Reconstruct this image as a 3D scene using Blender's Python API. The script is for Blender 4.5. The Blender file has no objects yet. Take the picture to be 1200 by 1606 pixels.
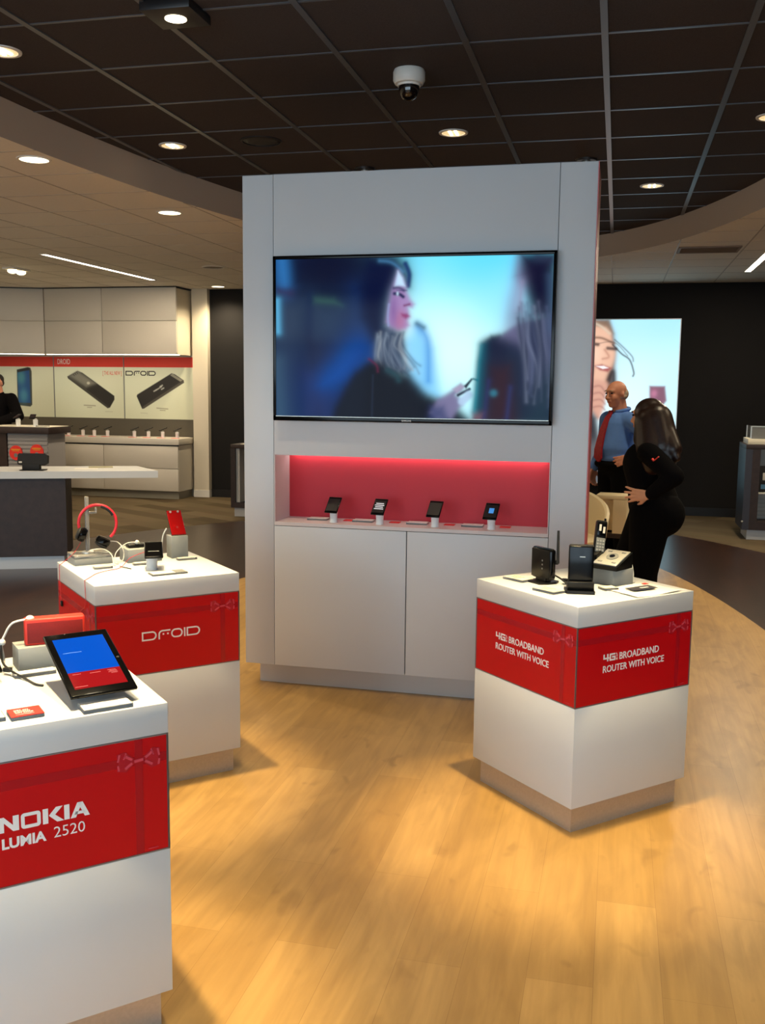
import bpy, bmesh, math, random
import numpy as np
from mathutils import Vector, Matrix, Euler

random.seed(7)
SC = bpy.context.scene
COL = SC.collection
PI = math.pi

# ------------------------------------------------------------------ camera, sky, exposure
F_PX, PITCH, ROLL, EYE, YAW = 1521.8, .1284, .011, 1.6, .2348


def set_camera():
    fwd = Vector((-math.sin(YAW) * math.cos(PITCH), math.cos(YAW) * math.cos(PITCH), -math.sin(PITCH)))
    right = Vector((math.cos(YAW), math.sin(YAW), 0))
    up = right.cross(fwd)
    c, s = math.cos(ROLL), math.sin(ROLL)
    r2, u2 = right * c + up * s, up * c - right * s
    m = Matrix((r2, u2, -fwd)).transposed().to_4x4()
    m.translation = Vector((0, 0, EYE))
    cd = bpy.data.cameras.new('camera')
    cd.sensor_fit = 'VERTICAL'
    cd.sensor_height = 36
    cd.lens = F_PX / 1606 * 36
    cd.clip_start = .05
    o = bpy.data.objects.new('camera', cd)
    COL.objects.link(o)
    o.matrix_world = m
    SC.camera = o


set_camera()
SC.view_settings.view_transform = 'Standard'
SC.view_settings.look = 'None'
SC.view_settings.gamma = 1
SC.view_settings.use_curve_mapping = False
SC.view_settings.exposure = 0.0
try:
    SC.cycles.use_denoising = True
    SC.cycles.max_bounces = 8
    SC.cycles.diffuse_bounces = 4
    SC.cycles.glossy_bounces = 3
    SC.cycles.transmission_bounces = 6
    SC.cycles.transparent_max_bounces = 8
    SC.cycles.sample_clamp_indirect = 4
    SC.cycles.caustics_reflective = False
    SC.cycles.caustics_refractive = False
except Exception:
    pass

DAY = 5.0            # daylight outside the shop front
SPOT_DARK = 90      # downlights of the dark ceiling (W)
SPOT_WHITE = 150
w = bpy.data.worlds.new('world')
SC.world = w
w.use_nodes = True
w.node_tree.nodes['Background'].inputs[0].default_value = (.66, .85, 1.0, 1)
w.node_tree.nodes['Background'].inputs[1].default_value = DAY

# daylight portal in the shop front opening
FRONT_Y = -3.2
ROOM_X0, ROOM_X1, BACK_Y = -9.6, 4.2, 12.95
pl = bpy.data.lights.new('daylight_portal', 'AREA')
pl.shape = 'RECTANGLE'
pl.size, pl.size_y = 9.0, 2.5
pl.cycles.is_portal = True
po = bpy.data.objects.new('daylight_portal', pl)
COL.objects.link(po)
po.location = (-1.5, FRONT_Y - .12, 1.45)
po.rotation_euler = (PI / 2, 0, 0)


# ------------------------------------------------------------------ colour and materials
def lin(c):
    c = c / 255
    return c / 12.92 if c <= .04045 else ((c + .055) / 1.055) ** 2.4


def rgb(r, g, b):
    return (lin(r), lin(g), lin(b), 1)


def mat(name, col, rough=.5, metal=0, spec=.5, emit=None, estr=0, noise=0, nscale=40, bump=0, coat=0, trans=0, ior=1.45, alpha=1):
    m = bpy.data.materials.new(name)
    m.use_nodes = True
    nt = m.node_tree
    b = nt.nodes['Principled BSDF']
    b.inputs['Base Color'].default_value = col
    b.inputs['Roughness'].default_value = rough
    b.inputs['Metallic'].default_value = metal
    b.inputs['Specular IOR Level'].default_value = spec
    b.inputs['Coat Weight'].default_value = coat
    b.inputs['Transmission Weight'].default_value = trans
    b.inputs['IOR'].default_value = ior
    if emit:
        b.inputs['Emission Color'].default_value = emit
        b.inputs['Emission Strength'].default_value = estr
    if noise or bump:
        tc = nt.nodes.new('ShaderNodeTexCoord')
        n = nt.nodes.new('ShaderNodeTexNoise')
        n.inputs['Scale'].default_value = nscale
        n.inputs['Detail'].default_value = 4
        nt.links.new(tc.outputs['Object'], n.inputs['Vector'])
        if noise:
            r = nt.nodes.new('ShaderNodeValToRGB')
            r.color_ramp.elements[0].position = .3
            r.color_ramp.elements[1].position = .7
            lo = [max(0, c * (1 - noise)) for c in col[:3]] + [1]
            hi = [min(1, c * (1 + noise)) for c in col[:3]] + [1]
            r.color_ramp.elements[0].color = lo
            r.color_ramp.elements[1].color = hi
            nt.links.new(n.outputs['Fac'], r.inputs['Fac'])
            nt.links.new(r.outputs['Color'], b.inputs['Base Color'])
        if bump:
            bp = nt.nodes.new('ShaderNodeBump')
            bp.inputs['Strength'].default_value = bump
            bp.inputs['Distance'].default_value = .002
            nt.links.new(n.outputs['Fac'], bp.inputs['Height'])
            nt.links.new(bp.outputs['Normal'], b.inputs['Normal'])
    return m


def wood_mat(name, c1, c2, cm, plank=.18, length=1.25, rough=.35, grain=.25, rot=0):
    m = bpy.data.materials.new(name)
    m.use_nodes = True
    nt = m.node_tree
    L = nt.links.new
    b = nt.nodes['Principled BSDF']
    b.inputs['Roughness'].default_value = rough
    b.inputs['Specular IOR Level'].default_value = .4
    tc = nt.nodes.new('ShaderNodeTexCoord')
    mp = nt.nodes.new('ShaderNodeMapping')
    mp.inputs['Rotation'].default_value = (0, 0, PI / 2 + rot)
    L(tc.outputs['Object'], mp.inputs['Vector'])
    br = nt.nodes.new('ShaderNodeTexBrick')
    br.offset = .37
    br.offset_frequency = 2
    br.inputs['Color1'].default_value = c1
    br.inputs['Color2'].default_value = c2
    br.inputs['Mortar'].default_value = cm
    br.inputs['Scale'].default_value = 1
    br.inputs['Mortar Size'].default_value = .0008
    br.inputs['Mortar Smooth'].default_value = .2
    br.inputs['Bias'].default_value = 0
    br.inputs['Brick Width'].default_value = length
    br.inputs['Row Height'].default_value = plank
    L(mp.outputs['Vector'], br.inputs['Vector'])

    def layer(scale, detail, lo, hi, prev, fac, dist=0):
        m2 = nt.nodes.new('ShaderNodeMapping')
        m2.inputs['Rotation'].default_value = (0, 0, rot)
        m2.inputs['Scale'].default_value = scale
        L(tc.outputs['Object'], m2.inputs['Vector'])
        n = nt.nodes.new('ShaderNodeTexNoise')
        n.inputs['Scale'].default_value = 1
        n.inputs['Detail'].default_value = detail
        n.inputs['Distortion'].default_value = dist
        L(m2.outputs['Vector'], n.inputs['Vector'])
        r = nt.nodes.new('ShaderNodeValToRGB')
        r.color_ramp.elements[0].position = lo
        r.color_ramp.elements[1].position = hi
        r.color_ramp.elements[0].color = (1 - grain, 1 - grain * 1.15, 1 - grain * 1.35, 1)
        r.color_ramp.elements[1].color = (1 + grain * .3, 1 + grain * .3, 1 + grain * .3, 1)
        L(n.outputs['Fac'], r.inputs['Fac'])
        mx = nt.nodes.new('ShaderNodeMixRGB')
        mx.blend_type = 'MULTIPLY'
        mx.inputs['Fac'].default_value = fac
        L(prev, mx.inputs['Color1'])
        L(r.outputs['Color'], mx.inputs['Color2'])
        return mx.outputs['Color']
    c = layer((38, 2.2, 1), 6, .35, .65, br.outputs['Color'], .5, .6)
    c = layer((7, 2.0, 1), 5, .35, .6, c, .75, 1.4)
    c = layer((9, 4.5, 1), 2, .27, .36, c, .9, .5)
    c = layer((1.6, .5, 1), 3, .35, .65, c, .6, .8)
    L(c, b.inputs['Base Color'])
    return m


def carpet_mat():
    m = bpy.data.materials.new('carpet_planks')
    m.use_nodes = True
    nt = m.node_tree
    L = nt.links.new
    b = nt.nodes['Principled BSDF']
    b.inputs['Roughness'].default_value = .95
    b.inputs['Specular IOR Level'].default_value = .1
    tc = nt.nodes.new('ShaderNodeTexCoord')
    mp = nt.nodes.new('ShaderNodeMapping')
    mp.inputs['Rotation'].default_value = (0, 0, .5)
    L(tc.outputs['Object'], mp.inputs['Vector'])
    br = nt.nodes.new('ShaderNodeTexBrick')
    br.inputs['Color1'].default_value = rgb(108, 94, 72)
    br.inputs['Color2'].default_value = rgb(80, 68, 50)
    br.inputs['Mortar'].default_value = rgb(92, 78, 58)
    br.inputs['Scale'].default_value = 1
    br.inputs['Mortar Size'].default_value = .0
    br.inputs['Brick Width'].default_value = 1.0
    br.inputs['Row Height'].default_value = .25
    L(mp.outputs['Vector'], br.inputs['Vector'])
    m2 = nt.nodes.new('ShaderNodeMapping')
    m2.inputs['Rotation'].default_value = (0, 0, .5)
    m2.inputs['Scale'].default_value = (2, 30, 1)
    L(tc.outputs['Object'], m2.inputs['Vector'])
    n = nt.nodes.new('ShaderNodeTexNoise')
    n.inputs['Scale'].default_value = 1
    n.inputs['Detail'].default_value = 5
    L(m2.outputs['Vector'], n.inputs['Vector'])
    mx = nt.nodes.new('ShaderNodeMixRGB')
    mx.blend_type = 'MULTIPLY'
    mx.inputs['Fac'].default_value = .6
    L(br.outputs['Color'], mx.inputs['Color1'])
    L(n.outputs['Color'], mx.inputs['Color2'])
    mx2 = nt.nodes.new('ShaderNodeMixRGB')
    mx2.blend_type = 'MIX'
    mx2.inputs['Fac'].default_value = .55
    L(br.outputs['Color'], mx2.inputs['Color1'])
    L(mx.outputs['Color'], mx2.inputs['Color2'])
    L(mx2.outputs['Color'], b.inputs['Base Color'])
    return m


def vcol_mat(name, emission=0, rough=.4, spec=.5, coat=0, black=False):
    """a printed or lit picture whose colours sit on the mesh"""
    m = bpy.data.materials.new(name)
    m.use_nodes = True
    nt = m.node_tree
    b = nt.nodes['Principled BSDF']
    a = nt.nodes.new('ShaderNodeVertexColor')
    a.layer_name = 'picture'
    b.inputs['Roughness'].default_value = rough
    b.inputs['Specular IOR Level'].default_value = spec
    b.inputs['Coat Weight'].default_value = coat
    if black:
        b.inputs['Base Color'].default_value = (.004, .004, .005, 1)
    else:
        nt.links.new(a.outputs['Color'], b.inputs['Base Color'])
    if emission:
        nt.links.new(a.outputs['Color'], b.inputs['Emission Color'])
        b.inputs['Emission Strength'].default_value = emission
    return m


M = dict(
    white=mat('white_laminate', rgb(202, 204, 205), .45, noise=.02, nscale=3),
    tower=mat('white_panel', rgb(205, 206, 208), .4, noise=.02, nscale=2),
    gap=mat('dark_joint', rgb(40, 40, 44), .7),
    steel=mat('brushed_plinth', rgb(178, 172, 166), .38, metal=.55, noise=.05, nscale=120),
    plinth=mat('light_plinth', rgb(196, 194, 192), .4, metal=.3),
    red=mat('red_banner', rgb(188, 10, 20), .35, spec=.4, noise=.02, nscale=5),
    ribbon=mat('ribbon_print', rgb(168, 18, 30), .25),
    bow=mat('bow_print', rgb(205, 70, 84), .25),
    bowdark=mat('bow_shade_print', rgb(172, 26, 40), .3),
    letter=mat('white_lettering', rgb(236, 232, 228), .5),
    alu=mat('grey_frame', rgb(150, 140, 142), .35, metal=.6),
    nicheback=mat('niche_red', rgb(196, 40, 52), .55),
    nichewhite=mat('niche_white', rgb(215, 205, 203), .5),
    sidered=mat('tower_side_red', rgb(216, 112, 116), .4),
    black=mat('black_plastic', rgb(9, 9, 9), .35, spec=.3),
    gloss=mat('gloss_black', rgb(6, 6, 7), .16, spec=.25),
    matte=mat('matte_black', rgb(20, 19, 20), .7),
    darkwood=mat('dark_laminate', rgb(46, 33, 30), .5, noise=.25, nscale=18),
    wallblack=mat('black_wall', rgb(19, 17, 17), .8, spec=.3, noise=.05, nscale=6),
    wallbase=mat('black_baseboard', rgb(14, 13, 14), .5),
    wallcream=mat('cream_wall', rgb(206, 196, 176), .7),
    soffit=mat('white_ceiling', rgb(234, 227, 214), .85, noise=.02, nscale=60),
    fascia=mat('beige_fascia', rgb(192, 177, 162), .8),
    tile=mat('black_ceiling_tile', rgb(58, 52, 52), .85, noise=.25, nscale=220, spec=.25),
    rail=mat('black_ceiling_rail', rgb(112, 114, 120), .32, metal=.6, spec=.6),
    wrail=mat('white_ceiling_rail', rgb(182, 172, 158), .5),
    trimw=mat('white_trim', rgb(222, 218, 210), .4),
    trimdark=mat('dark_trim', rgb(30, 26, 26), .4),
    reflector=mat('lamp_reflector', rgb(220, 200, 160), .3, emit=(1, .74, .38, 1), estr=.75),
    bulb=mat('lamp_bulb', (1, 1, 1, 1), .4, emit=(1, .86, .62, 1), estr=9),
    disc=mat('lamp_disc', (1, 1, 1, 1), .4, emit=(1, .84, .52, 1), estr=5),
    tube=mat('linear_lamp', (1, 1, 1, 1), .4, emit=(1, .86, .66, 1), estr=9),
    ledwarm=mat('led_strip_warm', (1, 1, 1, 1), .4, emit=(1, .84, .62, 1), estr=10),
    ledniche=mat('led_strip_niche', (1, 1, 1, 1), .4, emit=(1, .93, .92, 1), estr=8),
    acrylic=mat('clear_acrylic', (.96, .97, .95, 1), .06, trans=.8, ior=1.14),
    grey=mat('grey_pedestal', rgb(150, 152, 148), .55),
    cream=mat('cream_card', rgb(226, 218, 196), .5),
    paper=mat('white_paper', rgb(232, 228, 220), .6),
    redcard=mat('red_card', rgb(224, 52, 44), .5),
    orange=mat('orange_red_plastic', rgb(214, 50, 34), .5),
    phonered=mat('red_glossy_phone', rgb(150, 16, 16), .12, coat=.6),
    redband=mat('red_rubber', rgb(212, 34, 50), .4),
    cordred=mat('red_cord', rgb(196, 52, 58), .5),
    cordwhite=mat('white_cord', rgb(226, 222, 210), .5),
    cordblack=mat('black_cord', rgb(26, 26, 26), .5),
    stand=mat('white_stand', rgb(232, 232, 230), .35),
    silver=mat('silver_plastic', rgb(196, 194, 186), .3, metal=.5),
    keypad=mat('grey_keypad', rgb(120, 122, 120), .45),
    pscreen=mat('phone_screen', rgb(36, 29, 31), .3, spec=.25),
    blueicon=mat('lit_blue_icon', rgb(40, 90, 140), .3, emit=rgb(70, 140, 210), estr=.9),
    whiteicon=mat('lit_white_icon', rgb(200, 200, 200), .3, emit=rgb(200, 200, 205), estr=.7),
    posterred=mat('poster_red', rgb(218, 52, 36), .5),
    backsplash=mat('olive_backsplash', rgb(84, 78, 66), .6),
    cab=mat('warm_white_cabinet', rgb(206, 198, 184), .5),
    slat=mat('grey_slatwall', rgb(150, 146, 144), .5),
    skinm=mat('skin', rgb(206, 140, 112), .55, noise=.05, nscale=30),
    skinw=mat('skin_light', rgb(224, 164, 128), .5, noise=.04, nscale=30),
    lip=mat('lips', rgb(150, 70, 64), .5),
    eye=mat('eye_dark', rgb(30, 24, 22), .3),
    hairgrey=mat('grey_hair', rgb(170, 150, 130), .7, noise=.2, nscale=90),
    hairdark=mat('dark_brown_hair', rgb(38, 22, 16), .38, noise=.35, nscale=60, bump=.3),
    hairblack=mat('short_black_hair', rgb(24, 18, 15), .6),
    shirtblue=mat('blue_shirt', rgb(84, 126, 196), .75, noise=.06, nscale=14),
    tie=mat('red_tie', rgb(150, 22, 34), .6, noise=.25, nscale=60),
    clothblack=mat('black_cloth', rgb(8, 7, 8), .9, spec=.08),
    jersey=mat('black_jersey', rgb(11, 9, 10), .9, spec=.08),
    shoe=mat('black_shoe', rgb(14, 12, 12), .35),
    chairwhite=mat('white_shell', rgb(232, 216, 180), .4),
    camdome=mat('smoked_dome', rgb(22, 14, 12), .06, coat=.6),
    camwhite=mat('camera_white', rgb(216, 212, 204), .45),
    goldtext=mat('gold_print', rgb(220, 150, 40), .5),
    bluepack=mat('blue_package', rgb(70, 116, 150), .5),
    whitepack=mat('white_package', rgb(205, 200, 190), .5),
)
M['oak'] = wood_mat('oak_planks', rgb(177, 141, 84), rgb(163, 127, 71), rgb(147, 112, 61), grain=.2)
M['dwood'] = wood_mat('dark_planks', rgb(58, 37, 26), rgb(48, 30, 22), rgb(32, 20, 15), grain=.3, rough=.3)
M['carpet'] = carpet_mat()


# ------------------------------------------------------------------ mesh helpers
class MB:
    def __init__(self):
        self.bm = bmesh.new()

    def _add(self, verts, m):
        if m is not None:
            bmesh.ops.transform(self.bm, matrix=m, verts=verts)

    def box(self, c, s, m=None, rot=None, bev=0, seg=2):
        r = bmesh.ops.create_cube(self.bm, size=1)
        vs = r['verts']
        bmesh.ops.scale(self.bm, vec=s, verts=vs)
        if bev:
            es = list({e for v in vs for e in v.link_edges})
            rr = bmesh.ops.bevel(self.bm, geom=es, offset=bev, segments=seg, profile=.5, affect='EDGES')
            vs = [v for v in rr['verts']]
            vs = list({v for f in rr['faces'] for v in f.verts} | set(vs))
            # collect the whole island
            seen = set(vs)
            st = list(vs)
            while st:
                v = st.pop()
                for e in v.link_edges:
                    o = e.other_vert(v)
                    if o not in seen:
                        seen.add(o)
                        st.append(o)
            vs = list(seen)
        mm = Matrix.Translation(c)
        if rot is not None:
            mm = mm @ Euler(rot).to_matrix().to_4x4()
        bmesh.ops.transform(self.bm, matrix=mm, verts=vs)
        self._add(vs, m)
        return self

    def bb(self, x0, x1, y0, y1, z0, z1, bev=0, m=None):
        return self.box(((x0 + x1) / 2, (y0 + y1) / 2, (z0 + z1) / 2), (x1 - x0, y1 - y0, z1 - z0), m, bev=bev)

    def cyl(self, p0, p1, r0, r1=None, seg=24, m=None, caps=True):
        r1 = r0 if r1 is None else r1
        p0, p1 = Vector(p0), Vector(p1)
        d = p1 - p0
        r = bmesh.ops.create_cone(self.bm, cap_ends=caps, segments=seg, radius1=r0, radius2=r1, depth=d.length)
        q = Vector((0, 0, 1)).rotation_difference(d.normalized()).to_matrix().to_4x4()
        bmesh.ops.transform(self.bm, matrix=Matrix.Translation((p0 + p1) / 2) @ q, verts=r['verts'])
        self._add(r['verts'], m)
        return self

    def ball(self, c, r, rot=None, seg=24, m=None):
        rr = bmesh.ops.create_uvsphere(self.bm, u_segments=seg, v_segments=max(8, seg // 2), radius=1)
        s = (r, r, r) if isinstance(r, (int, float)) else r
        mm = Matrix.Translation(c)
        if rot is not None:
            mm = mm @ Euler(rot).to_matrix().to_4x4()
        mm = mm @ Matrix.Diagonal((s[0], s[1], s[2], 1))
        bmesh.ops.transform(self.bm, matrix=mm, verts=rr['verts'])
        self._add(rr['verts'], m)
        return self

    def cap(self, p0, p1, r0, r1=None, seg=20, m=None):
        r1 = r0 if r1 is None else r1
        self.ball(p0, r0, seg=seg, m=m)
        self.ball(p1, r1, seg=seg, m=m)
        return self.cyl(p0, p1, r0, r1, seg, m)

    def lathe(self, prof, seg=40, m=None):
        rings = []
        vs = []
        for r, z in prof:
            ring = []
            if r < 1e-6:
                v = self.bm.verts.new((0, 0, z))
                ring = [v]
            else:
                for i in range(seg):
                    a = 2 * PI * i / seg
                    ring.append(self.bm.verts.new((r * math.cos(a), r * math.sin(a), z)))
            rings.append(ring)
            vs += ring
        for a, b in zip(rings, rings[1:]):
            for i in range(seg):
                j = (i + 1) % seg
                if len(a) == 1 and len(b) == 1:
                    continue
                if len(a) == 1:
                    self.bm.faces.new((a[0], b[j], b[i]))
                elif len(b) == 1:
                    self.bm.faces.new((a[i], a[j], b[0]))
                else:
                    self.bm.faces.new((a[i], a[j], b[j], b[i]))
        self._add(vs, m)
        return self

    def prism(self, poly, z0, z1, m=None):
        a = [self.bm.verts.new((x, y, z0)) for x, y in poly]
        b = [self.bm.verts.new((x, y, z1)) for x, y in poly]
        n = len(poly)
        self.bm.faces.new(a[::-1])
        self.bm.faces.new(b)
        for i in range(n):
            j = (i + 1) % n
            self.bm.faces.new((a[i], a[j], b[j], b[i]))
        self._add(a + b, m)
        return self

    def stroke(self, pts, wid, z0, z1, m=None, closed=False):
        """flat ribbon along a 2D polyline, extruded in z"""
        n = len(pts)
        P = [Vector(p) for p in pts]
        Lp, Rp = [], []
        for i in range(n):
            if closed:
                a, b = P[i - 1], P[(i + 1) % n]
            else:
                a, b = P[max(0, i - 1)], P[min(n - 1, i + 1)]
            d1 = (P[i] - a)
            d2 = (b - P[i])
            if d1.length < 1e-9:
                d1 = d2
            if d2.length < 1e-9:
                d2 = d1
            d1, d2 = d1.normalized(), d2.normalized()
            t = (d1 + d2)
            t = t.normalized() if t.length > 1e-6 else d1
            nn = Vector((-t.y, t.x))
            k = max(.5, nn.dot(Vector((-d1.y, d1.x))))
            Lp.append(P[i] + nn * wid / 2 / k)
            Rp.append(P[i] - nn * wid / 2 / k)
        vs = []
        q = []
        for l, r in zip(Lp, Rp):
            e = [self.bm.verts.new((l.x, l.y, z1)), self.bm.verts.new((r.x, r.y, z1)),
                 self.bm.verts.new((r.x, r.y, z0)), self.bm.verts.new((l.x, l.y, z0))]
            vs += e
            q.append(e)
        rng = range(n) if closed else range(n - 1)
        for i in rng:
            a, b = q[i], q[(i + 1) % n]
            for k in range(4):
                k2 = (k + 1) % 4
                self.bm.faces.new((a[k], a[k2], b[k2], b[k]))
        if not closed:
            self.bm.faces.new(q[0][::-1])
            self.bm.faces.new(q[-1])
        self._add(vs, m)
        return self

    def tube(self, pts, r, seg=8, smooth=6, m=None, closed=False):
        P = [Vector(p) for p in pts]
        if smooth:
            P = catmull(P, smooth, closed)
        n = len(P)
        rings = []
        vs = []
        up = Vector((0, 0, 1))
        prev = None
        for i in range(n):
            if closed:
                t = (P[(i + 1) % n] - P[i - 1]).normalized()
            else:
                t = (P[min(n - 1, i + 1)] - P[max(0, i - 1)]).normalized()
            if prev is None:
                x = t.cross(up)
                if x.length < 1e-3:
                    x = t.cross(Vector((1, 0, 0)))
            else:
                x = prev - t * prev.dot(t)
            x.normalize()
            prev = x
            y = t.cross(x)
            ring = [self.bm.verts.new(P[i] + (x * math.cos(2 * PI * k / seg) + y * math.sin(2 * PI * k / seg)) * r) for k in range(seg)]
            rings.append(ring)
            vs += ring
        rng = range(n) if closed else range(n - 1)
        for i in rng:
            a, b = rings[i], rings[(i + 1) % n]
            for k in range(seg):
                k2 = (k + 1) % seg
                self.bm.faces.new((a[k], a[k2], b[k2], b[k]))
        if not closed:
            self.bm.faces.new(rings[0][::-1])
            self.bm.faces.new(rings[-1])
        self._add(vs, m)
        return self

    def mesh(self, me, m=None):
        n0 = len(self.bm.verts)
        self.bm.from_mesh(me)
        self.bm.verts.ensure_lookup_table()
        self._add(self.bm.verts[n0:], m)
        return self

    def data(self, name, smooth=None):
        bmesh.ops.recalc_face_normals(self.bm, faces=self.bm.faces)
        me = bpy.data.meshes.new(name)
        self.bm.to_mesh(me)
        self.bm.free()
        if smooth is not None and len(me.polygons):
            me.shade_smooth()
            try:
                me.set_sharp_from_angle(angle=smooth)
            except Exception:
                pass
        return me

    def build(self, name, material, parent=None, label=None, smooth=math.radians(38)):
        me = self.data(name, smooth)
        me.materials.append(material)
        o = bpy.data.objects.new(name, me)
        COL.objects.link(o)
        if parent is not None:
            o.parent = parent
        if label:
            o['label'] = label
        return o


def catmull(P, k, closed=False):
    out = []
    n = len(P)
    rng = range(n) if closed else range(n - 1)
    for i in rng:
        if closed:
            a, b, c, d = P[i - 1], P[i], P[(i + 1) % n], P[(i + 2) % n]
        else:
            a, b, c, d = P[max(0, i - 1)], P[i], P[i + 1], P[min(n - 1, i + 2)]
        for j in range(k):
            t = j / k
            out.append(.5 * ((2 * b) + (c - a) * t + (2 * a - 5 * b + 4 * c - d) * t * t + (3 * b - a - 3 * c + d) * t ** 3))
    if not closed:
        out.append(P[-1])
    return out


def tag(o, label, cat, group=None):
    o['label'] = label
    o['category'] = cat
    if group:
        o['group'] = group
    return o


def struct(o):
    o['kind'] = 'structure'
    return o


def thing(name, label, cat, loc=(0, 0, 0), rz=0, group=None):
    o = bpy.data.objects.new(name, None)
    o.empty_display_size = .1
    COL.objects.link(o)
    o.location = loc
    o.rotation_euler = (0, 0, rz)
    return tag(o, label, cat, group)


def attach(o, parent):
    bpy.context.view_layer.update()
    o.parent = parent
    o.matrix_parent_inverse = parent.matrix_world.inverted()
    return o


def dup(root, loc, rz, label, group=None):
    r = root.copy()
    COL.objects.link(r)
    r.location = loc
    r.rotation_euler = (0, 0, rz)
    r['label'] = label
    if group:
        r['group'] = group
    for ch in list(root.children):
        c = ch.copy()
        COL.objects.link(c)
        c.parent = r
        for g in ch.children:
            d = g.copy()
            COL.objects.link(d)
            d.parent = c
    return r


def text_mesh(s, height, width=None, offset=0, spacing=1.0, shear=0, depth=.0006):
    """flat lettering in the XY plane, lower left at the origin, cap height / total width given"""
    cu = bpy.data.curves.new('txt', 'FONT')
    cu.body = s
    cu.size = 1
    cu.offset = offset
    cu.space_character = spacing
    cu.shear = shear
    cu.resolution_u = 3
    o = bpy.data.objects.new('txt', cu)
    me = bpy.data.meshes.new_from_object(o)
    bpy.data.objects.remove(o)
    co = np.array([v.co[:] for v in me.vertices])
    lo, hi = co.min(0), co.max(0)
    sy = height / (hi[1] - lo[1])
    sx = width / (hi[0] - lo[0]) if width else sy
    for v in me.vertices:
        v.co = ((v.co.x - lo[0]) * sx, (v.co.y - lo[1]) * sy, 0)
    bm = bmesh.new()
    bm.from_mesh(me)
    r = bmesh.ops.extrude_face_region(bm, geom=list(bm.faces))
    bmesh.ops.translate(bm, vec=(0, 0, depth), verts=[g for g in r['geom'] if isinstance(g, bmesh.types.BMVert)])
    bm.to_mesh(me)
    bm.free()
    return me


def face_frame(origin, u, v=(0, 0, 1)):
    """matrix taking (x along u, y along v, z outward) to the parent's space"""
    u, v = Vector(u).normalized(), Vector(v).normalized()
    n = u.cross(v)
    m = Matrix((u, v, n)).transposed().to_4x4()
    m.translation = Vector(origin)
    return m


def arc(cx, cy, rx, ry, a0, a1, n=8):
    return [(cx + rx * math.cos(math.radians(a0 + (a1 - a0) * i / n)), cy + ry * math.sin(math.radians(a0 + (a1 - a0) * i / n))) for i in range(n + 1)]


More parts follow.
